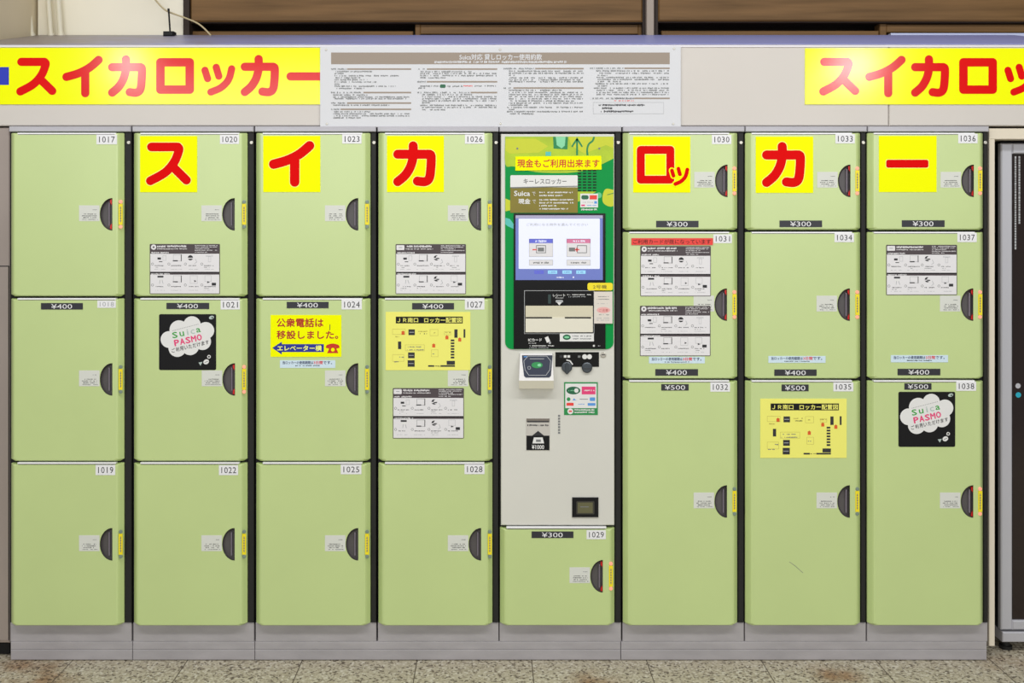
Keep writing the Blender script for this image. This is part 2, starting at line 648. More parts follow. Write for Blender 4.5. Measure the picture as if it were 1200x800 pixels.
YW = 0.62
b = MB()
a = W(44.5, 0, YW)
b.box((a.x, YW, 0), (W(215, 0, YW).x, YW + 0.12, 3.2), CREAM)
tag(b.build('wall_back'), 'cream painted wall above the lockers at the left', kind='structure')
b = MB()
b.box((a.x - 0.4, 0.06, 0), (a.x - 0.012, YW + 0.12, 3.2), CREAMDK)
tag(b.build('wall_left'), 'tan side wall at the left end above the lockers', kind='structure')
b = MB()
b.box((W(215, 0, YW).x, YW + 0.16, 0), (2.6, YW + 0.24, 3.2), RECESS)
tag(b.build('wall_recess'), 'dark recessed wall behind the brown wooden boards', kind='structure')
b = MB()
b.box((W(215, 0, YW).x + 0.002, YW - 0.01, 2.2), (W(222.5, 0, YW).x, YW + 0.15, 3.2), RECESS)
tag(b.build('trim_1'), 'dark upright trim where the cream wall ends', kind='structure')
b = MB()
b.pbox(757, -70, 767, 60, YW - 0.02, YW + 0.15, POSTMETAL, 0.004)
b.pbox(767.5, -70, 771, 60, YW + 0.005, YW + 0.15, RECESS)
b.pbox(753, -70, 756.5, 60, YW + 0.005, YW + 0.15, RECESS)
tag(b.build('trim_2'), 'grey brown upright post between the wooden boards', kind='structure')


def board(x0, x1, ybot, label):
    b = MB()
    b.pbox(x0, -70, x1, ybot, YW, YW + 0.05, WOOD, 0.006)
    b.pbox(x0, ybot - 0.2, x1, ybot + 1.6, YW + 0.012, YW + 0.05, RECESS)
    tag(b.build('wooden_board'), label, 'board', 'brown boards above the lockers')


board(223, 753, 25.5, 'wide brown wooden board left of the grey post above the lockers')
board(771.5, 1290, 24.8, 'wide brown wooden board right of the grey post above the lockers')


def rail(name, rects, label):
    b = MB()
    for (x0, y0, x1, y1) in rects:
        b.pbox(x0, y0, x1, y1, YW + 0.04, YW + 0.1, WOOD, 0.003)
    tag(b.build(name), label, 'frame', 'brown sash frames under the boards')


rail('sash_frame', [(486.5, 27.5, 492.5, 60), (492.5, 28.5, 748, 40), (748, 27.5, 753, 60)], 'brown sash frame below the board left of the grey post')
rail('sash_frame', [(1031, 27.5, 1039, 60), (1039, 28.5, 1290, 38)], 'brown sash frame below the board at the right end')
rail('sash_frame', [(223, 36.5, 484, 60)], 'dark brown sash rail beside the cream wall')
rail('sash_frame', [(775, 36, 1030, 60)], 'brown sash rail just right of the grey post')
b = MB()
b.pbox(1044, 38.8, 1290, 44, YW + 0.0, YW + 0.03, mat('pale_blue_sill', (200, 208, 240), 0.3))
tag(b.build('trim_3'), 'pale blue sill strip at the upper right', kind='structure')

# three cream pipes on the wall, and a cable
ztop = lambda Y: 2.163 + 0.139 * Y / 0.6
for (p0, p1, r, lab) in (((57, 0), (60, 41), 0.0105, 'middle cream pipe running down the corner behind the lockers'),
                         ((68.5, 0), (71.5, 41), 0.011, 'rightmost cream pipe running down the wall corner'),
                         ((33.5, 0), (38.2, 41), 0.008, 'leftmost thin slanting cream pipe in front of the side wall')):
    Yp = YW - 0.03
    q0, q1 = W(*p0, Yp), W(*p1, Yp)
    d = q1 - q0
    b = MB(); b.tube([q0 - d * 3, q1 + Vector((0, 0, -0.02))], r, PIPE, 14)
    b.tube([q1 + Vector((0, 0, -0.02)), q1 + Vector((0, 0, 0.006))], r * 1.35, PIPE, 14)
    tag(b.build('wall_pipe'), lab, 'pipe', 'cream pipes in the corner')
Yc = YW - 0.07
pts = [W(x, y, Yc) for x, y in smooth_path([(160, -40), (172, -14), (183, 1), (194, 12), (206, 17), (217, 21), (231, 27), (240, 34), (247, 41.5)], 5)]
b = MB(); b.tube(pts, 0.0035, CABLE, 8)
tag(b.build('hanging_cable'), 'thin beige cable drooping behind the black aerial', 'cable')

# ------------------------------------------------------------------ top cover, header, signs on it
HL, HR = -41, 1290
b = MB()
xl, xr = W(HL, 0).x, W(HR, 0).x
zf = W(0, 52.0).z
zb = zf + 0.139
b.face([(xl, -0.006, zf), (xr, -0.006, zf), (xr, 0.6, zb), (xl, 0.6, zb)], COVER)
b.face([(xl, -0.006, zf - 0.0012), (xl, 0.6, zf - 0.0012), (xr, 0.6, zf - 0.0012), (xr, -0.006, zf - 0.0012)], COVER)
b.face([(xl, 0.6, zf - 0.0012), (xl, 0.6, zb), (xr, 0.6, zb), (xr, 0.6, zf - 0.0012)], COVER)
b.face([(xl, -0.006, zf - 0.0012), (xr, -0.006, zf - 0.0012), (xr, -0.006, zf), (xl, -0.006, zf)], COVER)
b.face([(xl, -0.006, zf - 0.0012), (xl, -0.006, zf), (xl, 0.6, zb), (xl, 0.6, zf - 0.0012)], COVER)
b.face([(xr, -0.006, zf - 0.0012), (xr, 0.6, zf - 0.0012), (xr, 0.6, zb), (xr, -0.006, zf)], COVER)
a_, c_ = W(HL, 51.9, -0.003), W(HR, 55.2, -0.003)
b.box((xl, -0.003, a_.z), (xr, -0.0005, c_.z), LIP)
tag(b.build('sloping_top_cover'), 'dusty grey sloping cover with a painted bluish sheen along the top of the lockers', 'cover')


def header(x0, x1, label):
    b = MB()
    b.pbox(x0, 52.6, x1, 147.5, 0.0, 0.58, BEIGE, 0.003)
    return tag(b.build('header_panel'), label, 'panel', 'beige header panels')


header(HL, 1041.3, 'long beige header panel above the locker doors, left of the seam')
header(1042.0, HR, 'beige header panel at the right end beyond the seam')

# letters: stroke centre lines inside a unit box (x right, y down)
GLYPH = {
    'ス': [([(0.03, 0.0), (0.76, 0.0)], 0), ([(0.76, 0.0), (0.79, 0.10), (0.66, 0.45), (0.40, 0.76), (0.0, 1.0)], 1), ([(0.60, 0.56), (1.0, 0.98)], 0)],
    'イ': [([(1.0, 0.0), (0.72, 0.23), (0.38, 0.40), (0.0, 0.51)], 1), ([(0.585, 0.32), (0.585, 1.0)], 0)],
    'カ': [([(0.0, 0.235), (0.94, 0.235)], 0), ([(0.94, 0.235), (0.985, 0.30), (0.975, 0.62), (0.93, 0.90), (0.80, 1.0), (0.58, 0.985)], 1),
           ([(0.455, 0.0), (0.455, 0.28), (0.38, 0.57), (0.22, 0.82), (0.0, 1.0)], 1)],
    'ロ': [([(0, 0), (1, 0)], 0), ([(1, 0), (1, 1)], 0), ([(1, 1), (0, 1)], 0), ([(0, 1), (0, 0)], 0)],
    'ッ': [([(0.0, 0.12), (0.10, 0.46)], 0), ([(0.42, 0.0), (0.52, 0.36)], 0), ([(1.0, 0.06), (0.88, 0.50), (0.60, 0.82), (0.22, 1.0)], 1)],
    'ー': [([(0, 0.5), (1, 0.5)], 0)],
}


def glyph(mb, ch, x0, y0, x1, y1, r, m, layer):
    for k_, (pts, cv) in enumerate(GLYPH[ch]):
        q = [(x0 + r + p[0] * (x1 - x0 - 2 * r), y0 + r + p[1] * (y1 - y0 - 2 * r)) for p in pts]
        mb.stroke(q, r, m, layer + 0.07 * k_, curve=bool(cv))


def banner(x0, x1, off, label, blue):
    Yb = -0.0035
    b = MB(Yb)
    b.pbox(x0, 56.5 if not blue else 56.0, x1, 122.3, Yb, 0.0, BANYEL)
    for ch, a0, t, a1, bt in (('ス', 57, 203, 198, 336), ('イ', 219, 196, 361, 342), ('カ', 380, 194, 515, 340), ('ロ', 549, 204, 682, 330),
                              ('ッ', 708, 224, 827, 336), ('カ', 846, 193, 982, 338), ('ー', 1007, 253, 1150, 284)):
        r = 14.5 / 3 if ch not in ('ッ', 'ロ') else (12.5 / 3 if ch == 'ッ' else 15 / 3)
        glyph(b, ch, off + a0 / 3, t / 3, off + a1 / 3, bt / 3, r, BANRED, 1)
    if blue:
        b.rect(-40, 78.5, 10.5, 99.5, BLUE, 1)
    return tag(b.build('banner_sign'), label, 'sign', 'long yellow banner signs on the header')


banner(-40.5, 389, 0, 'long yellow banner with red katakana at the upper left, left of the white notice board', True)
banner(943.5, 1332 - 45, 941, 'long yellow banner with red katakana running out of the upper right corner', False)

# white notice board
Yn = -0.0085
t = thing('notice_board', W(586, 149, Yn), 'white terms of use board screwed to the beige header between two yellow banners', 'notice board')
b = MB(Yn)
b.pbox(375, 54.3, 798, 149, Yn, -0.0035, NOTICE, 0.001)
Z2 = lambda x, y: (370 + x / 5.4545, 45 + y / 5.4545)       # left close view
Z3 = lambda x, y: (585 + x / 5.4545, 45 + y / 5.4545)       # right close view
x0, y0 = Z2(98, 90); x1, y1 = Z3(1090, 165)
b.rect(x0, y0, x1, y1, TAUPE, 1)
b.text('Suica対応 貸しロッカー使用約款', 538.5, 63.3, 635, 70.2, NOTICE, 2, bold=0.012)
b.fine(509, 664, 71, 3.2, NOTICE, 2, fill=0.9)


def zline(Z, xa, xb, y, h=11, m=INKGREY, fill=0.75):
    xa_, ya_ = Z(xa, y); xb_, yb_ = Z(xb, y + h)
    b.fine(xa_, xb_, ya_, yb_ - ya_, m, 2, fill)


def zbar(Z, xa, xb, y, lead):
    xa_, ya_ = Z(xa, y); xb_, yb_ = Z(xb, y + 10)
    b.rect(xa_, ya_, xb_, yb_, TAUPE, 1)
    b.rect(xa_, ya_ - 0.3, Z(lead, y)[0], yb_ + 0.3, NOTICE, 2)
    b.fine(xa_, Z(lead - 6, y)[0], ya_ - 0.2, 2.2, INKGREY, 3)


for y, ld in ((191, 200), (341, 305), (408, 200), (448, 158)):
    zbar(Z2, 98, 610, y, ld)
for y, e in ((206, 360), (219, 180), (233, 530), (246, 300), (259, 330), (273, 390), (287, 155), (300, 510), (314, 310)):
    zline(Z2, 120, e, y)
for y, e in ((356, 340), (369, 600), (380, 580), (421, 470), (463, 350), (476, 600), (489, 600), (502, 290)):
    zline(Z2, 112, e, y)
for y, ld in ((191, 710), (272, 710), (341, 990)):
    zbar(Z2, 650, 1160, y, ld)
for y, s_, e in ((207, 670, 1000), (219, 668, 1155), (232, 668, 1155), (246, 668, 830), (299, 668, 785), (300, 840, 940), (312, 655, 700),
                 (354, 680, 1000), (367, 680, 1155), (380, 680, 1155), (393, 680, 1155), (406, 680, 730), (422, 668, 1155), (435, 680, 1155), (450, 680, 830)):
    zline(Z2, s_, e, y)
zline(Z2, 945, 1010, 299, 9, REDTAPE)
zline(Z2, 1015, 1155, 299, 9)
p = Z2(812, 305); b.rrect(p[0] - 3.4, p[1] - 2, p[0] + 3.4, p[1] + 2, 1.6, LOGODARK, 2)
for y, ld in ((188, 230), (312, 90)):
    zbar(Z3, 28, 540, y, ld)
for y, s_, e in ((204, 62, 540), (217, 62, 540), (230, 62, 100), (246, 50, 535), (259, 62, 535), (271, 62, 535), (284, 62, 75), (326, 62, 400), (340, 62, 530),
                 (353, 62, 535), (366, 62, 530), (380, 62, 535), (394, 62, 480), (408, 62, 535), (421, 62, 190), (435, 50, 535), (449, 62, 105), (462, 50, 535), (476, 62, 230)):
    zline(Z3, s_, e, y)
for y, ld in ((186, 800), (378, 862)):
    zbar(Z3, 580, 1090, y, ld)
for y, s_, e in ((202, 620, 1085), (217, 635, 1085), (231, 630, 690), (244, 615, 1085), (257, 630, 1085), (270, 630, 780), (284, 615, 1080), (298, 630, 690),
                 (312, 605, 1085), (326, 622, 1085), (340, 622, 1085), (353, 622, 1085)):
    zline(Z3, s_, e, y)
zline(Z3, 735, 860, 378, 10, REDTAPE); zline(Z3, 735, 860, 394, 8, REDTAPE)
x0, y0 = Z3(600, 408); x1, y1 = Z3(1052, 482)
b.frame(x0, y0, x1, y1, 0.3, INKFAINT, 2)
zline(Z3, 635, 930, 419, 14, INK, 0.9); zline(Z3, 650, 725, 439, 14, INK, 0.95); zline(Z3, 650, 860, 459, 14, INK, 0.9)
b.build('board', t)
for sx_, sy_ in ((382, 58), (586, 58), (790, 57), (383, 145), (586.5, 144.8), (789, 145)):
    b = MB(); b.disc(sx_, sy_, 1.3, Yn - 0.002, Yn, SCREW, 12); b.build('screw', t)

# black aerial on the sloping cover
Ya = 0.53
za = zf + 0.139 * (Ya + 0.006) / 0.606
t = thing('aerial', (W(198.8, 43, Ya).x, Ya, za), 'small black aerial standing on the top cover', 'aerial')
b = MB()
c = W(198.8, 43, Ya)
b.box((c.x - 0.021, Ya - 0.02, za - 0.004), (c.x + 0.021, Ya + 0.02, za + 0.016), POSTERBLACK, 0.004)
b.build('base', t)
b = MB()
b.tube([(c.x + 0.002, Ya, za + 0.014), (c.x - 0.004, Ya, za + 0.105)], 0.0035, POSTERBLACK, 10)
b.tube([(c.x - 0.004, Ya, za + 0.100), (c.x - 0.0045, Ya, za + 0.110)], 0.0045, POSTERBLACK, 10)
b.build('rod', t)

# ------------------------------------------------------------------ locker columns


def door(t, x0, x1, y0, y1, num, npos, hx, hy, ix, busy, price=None, worn=False, tint=None, extra=None, label_on=True):
    b = MB()
    loops = []
    for (Y, s_, tp, bt) in ((0.001, 0, 0, 0), (-0.008, 0, 0, 0), (-0.0215, 3.6, 0.5, 0.7), (-0.0262, 5.2, 1.0, 1.3), (YD, 7.0, 1.6, 2.0)):
        P = lambda x, y: W(x, y, -0.010)
        a, c = P(x0 + s_, y0 + tp), P(x1 - s_, y1 - bt)
        ch = 0.012 if s_ == 0 else 0.010
        ct = 0.004
        ring = [(a.x + ct, Y, a.z), (c.x - ct, Y, a.z), (c.x, Y, a.z - ct * 0.5), (c.x, Y, c.z + ch * 0.6), (c.x - ch, Y, c.z), (a.x + ch, Y, c.z), (a.x, Y, c.z + ch * 0.6), (a.x, Y, a.z - ct * 0.5)]
        loops.append(ring)
    n = 8
    for r in range(len(loops) - 1):
        i0 = len(b.v)
        A, B = loops[r], loops[r + 1]
        b.mesh(A + B, [(k, (k + 1) % n, n + (k + 1) % n, n + k) for k in range(n)], GREEN)
    b.face(loops[0][::-1], GREEN)
    aw, ah = 14.6, 19.0
    hole = [(hx - aw * math.sin(math.pi * k / 20), hy - ah * math.cos(math.pi * k / 20)) for k in range(21)]
    hw = [W(x, y, YD) for x, y in hole]
    outer = [Vector(p) for p in loops[-1]]
    tris = tessellate_polygon([[Vector((p.x, p.z, 0)) for p in outer], [Vector((p.x, p.z, 0)) for p in hw]])
    b.mesh(outer + hw, tris, GREEN)
    d = b.build('door', t)
    c = MB()
    c.pbox(x0 + 7.5, y0 - 0.3, x1 - 9.5, y0 + 1.3, YD - 0.0006, -0.012, EDGE)  # highlight on the door's top edge, put in as a near-white strip
    c.Y = YD - 0.0006
    c.rect(x0 + 8, y0 + 1.3, x1 - 11, y0 + 1.9, GROOVE, 0.5)
    c.build('edge_highlight', d)
    # finger recess: a scooped half moon cup
    c = MB()
    def ring(q, Y):
        return [W(hx - (1 - q) * 3.0 - aw * q * math.sin(math.pi * k / 20), hy - ah * q * math.cos(math.pi * k / 20), Y) for k in range(21)]
    R = [ring(1.0, YD - 0.0005), ring(0.965, YD + 0.003), ring(0.90, YD + 0.012), ring(0.86, YD + 0.016)]
    for i in range(3):
        A, B = R[i], R[i + 1]
        m_ = CUPDARK if i == 0 else CUP
        for k in range(20):
            c.face([A[k], A[k + 1], B[k + 1], B[k]], m_, True)
        c.face([A[0], B[0], B[20], A[20]], CUPDARK)
    fl = R[3]
    tr = tessellate_polygon([[Vector((p.x, p.z, 0)) for p in fl]])
    c.mesh(fl, tr, CUP)
    c.build('finger_recess', d)
    c = MB()
    c.pbox(hx - 4.6, hy - 13.5, hx - 3.3, hy + 13.5, YD + 0.006, YD + 0.0165, LATCH, 0.002)
    c.build('latch_bar', d)
    if busy:
        for s_ in (-1, 1):
            c = MB()
            prof = [(hx - 0.5, hy + s_ * 17.6), (hx - 2.6, hy + s_ * 16.9), (hx - 2.4, hy + s_ * 13.5), (hx - 0.5, hy + s_ * 10.5)]
            F = [W(x, y, YD + 0.006) for x, y in prof]; K = [W(x, y, YD + 0.0155) for x, y in prof]
            c.face(F, REDLED); c.mesh(F + K, [(k, (k + 1) % 4, 4 + (k + 1) % 4, 4 + k) for k in range(4)], REDLED)
            tag(c.build('indicator_lamp', d), 'red lit corner of the finger recess')
    # number plate
    c = MB(YD - 0.0015)
    c.pbox(npos[0], npos[1], npos[2], npos[3], YD - 0.0015, YD, PLATEWHITE)
    w_, h_ = npos[2] - npos[0], npos[3] - npos[1]
    ink = INKFAINT if worn else INK
    c.text(num, npos[0] + w_ * 0.13, npos[1] + h_ * 0.19, npos[2] - w_ * 0.10, npos[3] - h_ * 0.19, ink, 1, spacing=1.08)
    c.build('number_plate', d)
    # clear label beside the recess
    if label_on:
        c = MB(YD - 0.0008)
        c.pbox(hx - 39, hy - 10.5, hx - 15.0, hy + 8, YD - 0.0008, YD, FILM)
        c.fine(hx - 23, hx - 18, hy - 5.8, 1.0, INKGREY, 1, 0.9)
        for k, (e0, e1) in enumerate(((-34, -19), (-35.5, -18), (-34, -18.5), (-35, -17))):
            c.fine(hx + e0, hx + e1, hy - 0.8 + 2.1 * k, 1.1, INKGREY if k == 3 else INK, 1, 0.8)
        c.build('handle_label', d)
    # yellow strip with a lamp at each end
    c = MB(YD - 0.0018)
    c.pbox(ix - 2.3, hy - 12.2, ix + 2.3, hy + 12.2, YD - 0.0018, YD, YELLOWTAG)
    c.stroke([(ix, hy - 9.5), (ix, hy + 9.5)], 0.28, INKGREY, 1, caps=False)
    for k in range(6):
        c.rect(ix - 0.7, hy - 8 + 3 * k, ix + 0.7, hy - 6.6 + 3 * k, INKGREY, 2)
    st = c.build('status_strip', d)
    for s_ in (-1, 1):
        c = MB()
        c.disc(ix, hy + s_ * 14.6, 2.1, YD - 0.0025, YD, PINKLED if busy else OFFLED, 14)
        c.build('status_lamp', d)
    if price:
        txt, px0, py0, px1, py1 = price
        c = MB(YD - 0.0015)
        c.pbox(px0, py0, px1, py1, YD - 0.0015, YD, PRICE)
        mid, tw = (px0 + px1) / 2, 24
        c.text(txt, mid - 12 - (0.5 if px1 - px0 > 40 else 0), py0 + 1.0, mid + 12, py1 - 0.8, PLATEWHITE, 1)
        c.build('price_plate', d)
    if extra:
        extra(d)
    return d


def column(x0, xd1, xr, label, name='coin_locker', cat='locker', group='green coin locker columns', frame_m=None):
    """carcass from x0 to xr; doors fill x0..xd1, the dark post xd1..xr"""
    t = thing(name, (W((x0 + xr) / 2, 0).x, 0.28, 0.0), label, cat, group)
    b = MB()
    L_, R_ = W(x0 - 0.6, 0).x, W(xr - 1.0, 0).x
    zz = lambda y, Y=0.0: W(0, y, Y).z
    b.box((L_, 0.0, zz(154.2)), (R_, 0.56, zz(731)), BLACK)
    b.build('carcass', t)
    b = MB()
    b.box((L_, -0.012, zz(148, -0.012)), (R_, 0.56, zz(154.2, -0.012)), STEEL, 0.002)
    b.build('top_rail', t)
    b = MB()
    b.pbox(xd1 + 0.9, 155.2, xr - 1.2, 729, -0.008, 0.002, POST, 0.002)
    po = b.build('post', t)
    b = MB(); b.disc((xd1 + xr) / 2 + 0.2, 167, 2.0, -0.011, -0.008, SCREW, 14); b.build('screw', po)
    b = MB()
    b.box((L_, -0.002, zz(729)), (R_, 0.56, zz(751.2)), PLINTH, 0.0015)
    b.build('kick_plate', t)
    return t


def strip_sticker(x0, y0, x1, y1):
    def f(d):
        c = MB(YD - 0.0012)
        c.pbox(x0, y0, x1, y1, YD - 0.0012, YD, PALEBLUE)
        w = x1 - x0
        c.text('当ロッカーの使用期間は', x0 + w * 0.05, y0 + 1.0, x0 + w * 0.60, y0 + 4.6, STICKINK, 1, bold=0.012)
        c.text('3日間', x0 + w * 0.61, y0 + 1.0, x0 + w * 0.77, y0 + 4.6, RED, 1, bold=0.014)
        c.text('です。', x0 + w * 0.78, y0 + 1.0, x0 + w * 0.94, y0 + 4.6, STICKINK, 1, bold=0.012)
        c.fine(x0 + w * 0.28, x0 + w * 0.72, y0 + 5.6, 1.4, INK, 1, 0.85)
        c.build('time_limit_sticker', d)
    return f


def extra_1031(d):
    strip_sticker(760.5, 417.8, 826, 425.6)(d)
    c = MB(YD - 0.0028)
    c.pbox(740, 279, 835.5, 287, YD - 0.0028, YD, REDTAPE)
    c.text('ご利用カードが既になっています', 742, 280.4, 833, 285.8, POSTERBLACK, 1, bold=0.004)
    c.build('warning_tape', d)


R1 = [  # left block: x0, x1, right edge of unit, handle x, lamp x
    (13, 145.3, 155.3, 131.6, 141.3), (157, 289.8, 298.8, 275, 286), (300.3, 434, 442, 419.8, 430.2), (443.5, 577, 585.3, 563.8, 574)]
N1 = [['1017', '1018', '1019'], ['1020', '1021', '1022'], ['1023', '1024', '1025'], ['1026', '1027', '1028']]
NP1 = [[(113, 157.7, 137, 169), (114, 352, 135.7, 360.6), (112, 544.7, 135, 556.5)],
       [(257.7, 157.9, 280.2, 168.6), (258.5, 351.5, 281, 362.5), (256.5, 545, 279, 556.5)],
       [(401, 157.4, 423.6, 168.2), (400.3, 351, 424, 362.5), (399.3, 544.3, 423.5, 555.5)],
       [(544.8, 157.6, 567.7, 168.4), (544.8, 351, 567.7, 362.6), (544.3, 544, 567.8, 555.4)]]
PR1 = [('¥400', 48, 355, 97, 362.5), ('¥400', 195, 354.8, 245, 362), ('¥400', 336, 353.6, 385, 361), ('¥400', 483, 355, 532, 362.4)]
ROW1 = [(155.8, 347.2, 251), (349.6, 539.6, 444.4), (542, 731.6, 637.5)]
LAB1 = ['leftmost green coin locker column, doors 1017 to 1019, without posters', 'green coin locker column with doors 1020 to 1022, second from the left',
        'green coin locker column with doors 1023 to 1025, third from the left', 'green coin locker column with doors 1026 to 1028, just left of the payment machine']
for i, (x0, x1, xr, hx, ix) in enumerate(R1):
    t = column(x0, x1, xr, LAB1[i])
    for r, (y0, y1, hy) in enumerate(ROW1):
        busy = (i, r) in ((0, 0), (1, 1))
        door(t, x0, x1, y0, y1, N1[i][r], NP1[i][r], hx + (0.4 if r == 1 and i == 1 else 0), hy, ix, busy, PR1[i] if r == 1 else None,
             worn=(i == 0 and r == 1), extra=strip_sticker(328, 422, 393, 431) if (i, r) == (2, 1) else None)

R2 = [(730, 864, 872.6, 852.6, 862 - 1.2), (873.5, 1008, 1015.5, 996.6, 1004.8), (1016.5, 1151.8, 1158, 1141.2, 1148.8)]
N2 = [['1030', '1031', '1032'], ['1033', '1034', '1035'], ['1036', '1037', '1038']]
NP2 = [[(834.3, 158, 857, 168.8), (836, 274.5, 857.6, 284.8), (832.5, 448, 855.5, 458.8)],
       [(979, 157, 1001.7, 168), (978, 273, 1000.8, 283.6), (976.6, 448, 1000, 458.4)],
       [(1123, 156.6, 1145.6, 167.8), (1122, 272.6, 1144.6, 283.6), (1120.6, 447, 1144, 457.8)]]
PR2 = [[('¥300', 769, 258.6, 818.6, 266.2), ('¥400', 768, 432.4, 818, 440), ('¥500', 775, 450, 807, 457.4)],
       [('¥300', 913.6, 258.3, 963.4, 266), ('¥400', 907.5, 432.8, 957, 440.2), ('¥500', 916, 450.4, 947.6, 458.2)],
       [('¥300', 1057, 258, 1107, 265.8), ('¥400', 1052, 432, 1102, 439.6), ('¥500', 1060, 449, 1091.6, 456.4)]]
ROW2 = [(155.8, 269.6, 211.8), (271.8, 443.4, 356.8), (445.8, 731.4, 587.4)]
LAB2 = ['green coin locker column with doors 1030 to 1032, just right of the payment machine', 'green coin locker column with doors 1033 to 1035, second from the right',
        'rightmost green coin locker column, doors 1036 to 1038']
for i, (x0, x1, xr, hx, ix) in enumerate(R2):
    t = column(x0, x1, xr, LAB2[i])
    for r, (y0, y1, hy) in enumerate(ROW2):
        busy = not (r == 2 and i < 2)
        ex = None
        if (i, r) == (0, 1): ex = extra_1031
        if (i, r) == (1, 1): ex = strip_sticker(900.5, 417, 967.5, 425)
        if (i, r) == (2, 1): ex = strip_sticker(1044, 416, 1111, 424.4)
        if (i, r) == (1, 2):
            def ex(d):
                c = MB(YD)
                c.stroke([(925, 658), (932, 663), (941, 671)], 0.25, INKGREY, 2, caps=False)
                c.build('scratch', d)
        door(t, x0, x1, y0, y1, N2[i][r], NP2[i][r], hx - (0.7 if r else 0), hy, ix, busy, PR2[i][r], extra=ex)

# base rails on the floor
for (x0, x1, lab) in ((12.4, 155, 'grey steel base rail under the leftmost locker column'), (155.6, 298.3, 'grey steel base rail under the locker column with doors 1020 to 1022'),
                      (298.9, 727.2, 'long grey steel base rail left of centre running under the payment machine'), (727.8, 1156.5, 'long grey steel base rail under the three right locker columns')):
    b = MB()
    b.pbox(x0, 751.8, x1, 761, -0.004, 0.55, PLINTH, 0.0015)
    b.pbox(x0, 761.4, x1, 773, -0.006, 0.55, PLINTH, 0.0015)
    tag(b.build('base_rail'), lab, 'plinth', 'grey base rails')

# ------------------------------------------------------------------ payment machine column
t = column(586, 720, 728.7, 'cream payment machine column with touch screen and green panel between the green lockers', 'payment_machine', 'payment machine', None)


def ex_none(d):
    pass


door(t, 586, 720, 617.6, 731.4, '1029', (687.4, 621, 710, 631.6), 706.4, 675, 716, True, ('¥300', 623, 622.6, 672, 630.2))
YK = -0.022
b = MB(YK)
b.pbox(587, 157, 720, 615.4, YK, 0.001, KBEIGE, 0.003)
face = b.build('front_panel', t)
b = MB(YK - 0.001)
b.disc(674, 480.5, 1.6, YK - 0.0012, YK, KFRAME, 14)
for k in range(7):
    b.rect(654, 486 + 3.3 * k, 656.4, 488.2 + 3.3 * k, INKGREY, 1)
b.build('small_marks', face)

# printed green panel
YG = YK - 0.003
g = MB(YG)
o_pts = g.rrect_pts(592, 160, 719, 409, 8, corners=(0, 0, 1, 1))
fr = [W(x, y, YG) for x, y in o_pts]
bk = [Vector((p.x, YK + 0.001, p.z)) for p in fr]
g.poly(o_pts, KGREEN, 0)
n = len(fr)
g.mesh(fr + bk, [(k, (k + 1) % n, n + (k + 1) % n, n + k) for k in range(n)], KGREEN)
KZ = lambda x, y: (590 + x / 8.0, 155 + y / 8.0)
g.poly([KZ(*p) for p in smooth_path([(18, 40), (18, 300), (100, 320), (300, 372), (600, 380), (800, 350), (920, 300), (1032, 245)], 4)] + [KZ(1032, 40)], LIME, 1)
g.poly([KZ(*p) for p in ((20, 60), (300, 60), (420, 130), (330, 190), (60, 200), (20, 170))], LIMEYEL, 2)
g.poly([KZ(*p) for p in ((610, 42), (1032, 42), (1032, 150), (960, 120), (760, 200), (640, 130))], LIMEYEL, 2)
g.poly([KZ(*p) for p in ((465, 42), (605, 42), (600, 160), (470, 152))], KDKGREEN, 3)
g.poly([KZ(*p) for p in ((490, 42), (582, 42), (575, 125), (545, 150), (500, 120))], MINT, 4)
g.rect(*KZ(395, 182), *KZ(445, 220), CYAN, 3)
g.stroke([KZ(690, 215), KZ(690, 60)], 1.1, KDKGREEN, 3, caps=False)
g.stroke([KZ(645, 130), KZ(690, 60), KZ(735, 130)], 1.0, KDKGREEN, 3)
g.stroke([KZ(788, 215), KZ(785, 160), KZ(800, 110), KZ(835, 80), KZ(850, 42)], 1.1, KDKGREEN, 3, curve=True, caps=False)
g.poly([KZ(*p) for p in smooth_path([(1032, 540), (960, 530), (930, 590), (935, 660), (990, 695), (1032, 690)], 4)], LIMEYEL, 1)
g.stroke([KZ(975, 585), KZ(1030, 570)], 0.4, KDKGREEN, 2)
g.poly([KZ(*p) for p in ((18, 620), (66, 640), (66, 730), (18, 740))], LIMEYEL, 1)
g.poly([KZ(*p) for p in ((695, 555), (870, 555), (730, 640), (695, 650))], LIME, 1)
g.poly([KZ(*p) for p in ((18, 800), (60, 812), (96, 860), (96, 905), (40, 880), (18, 860))], CYAN, 1)
g.circ(*KZ(895, 590), 3.4, mat('pale_green_ring', (90, 190, 130), 0.4), 1)
for sx_ in (130, 898):
    g.circ(*KZ(sx_, 152), 1.2, INKGREY, 4)
pan = g.build('printed_panel', t)

# speaker slots
g = MB(YG)
for r in range(8):
    for c_ in range(4):
        x, y = KZ(697 + 47 * c_, 352 + 27 * r)
        g.rect(x, y, x + 4.1, y + 1.3, POSTERBLACK, 6)
g.build('speaker_grille', pan)
# yellow strip: cash accepted
g = MB(YG - 0.003)
pts = [(604, 183.4), (704.5, 182.6), (705, 198.6), (604, 199.8)]
g.poly(pts, YELLOW, 0)
fr = [W(x, y, YG - 0.003) for x, y in pts]; bk = [Vector((p.x, YG, p.z)) for p in fr]
g.mesh(fr + bk, [(k, (k + 1) % 4, 4 + (k + 1) % 4, 4 + k) for k in range(4)], YELLOW)
g.text('現金もご利用出来ます', 606.2, 186.6, 702.4, 196, mat('brick_red_print', (206, 44, 8), 0.5), 2, bold=0.012)
g.build('cash_notice', pan)
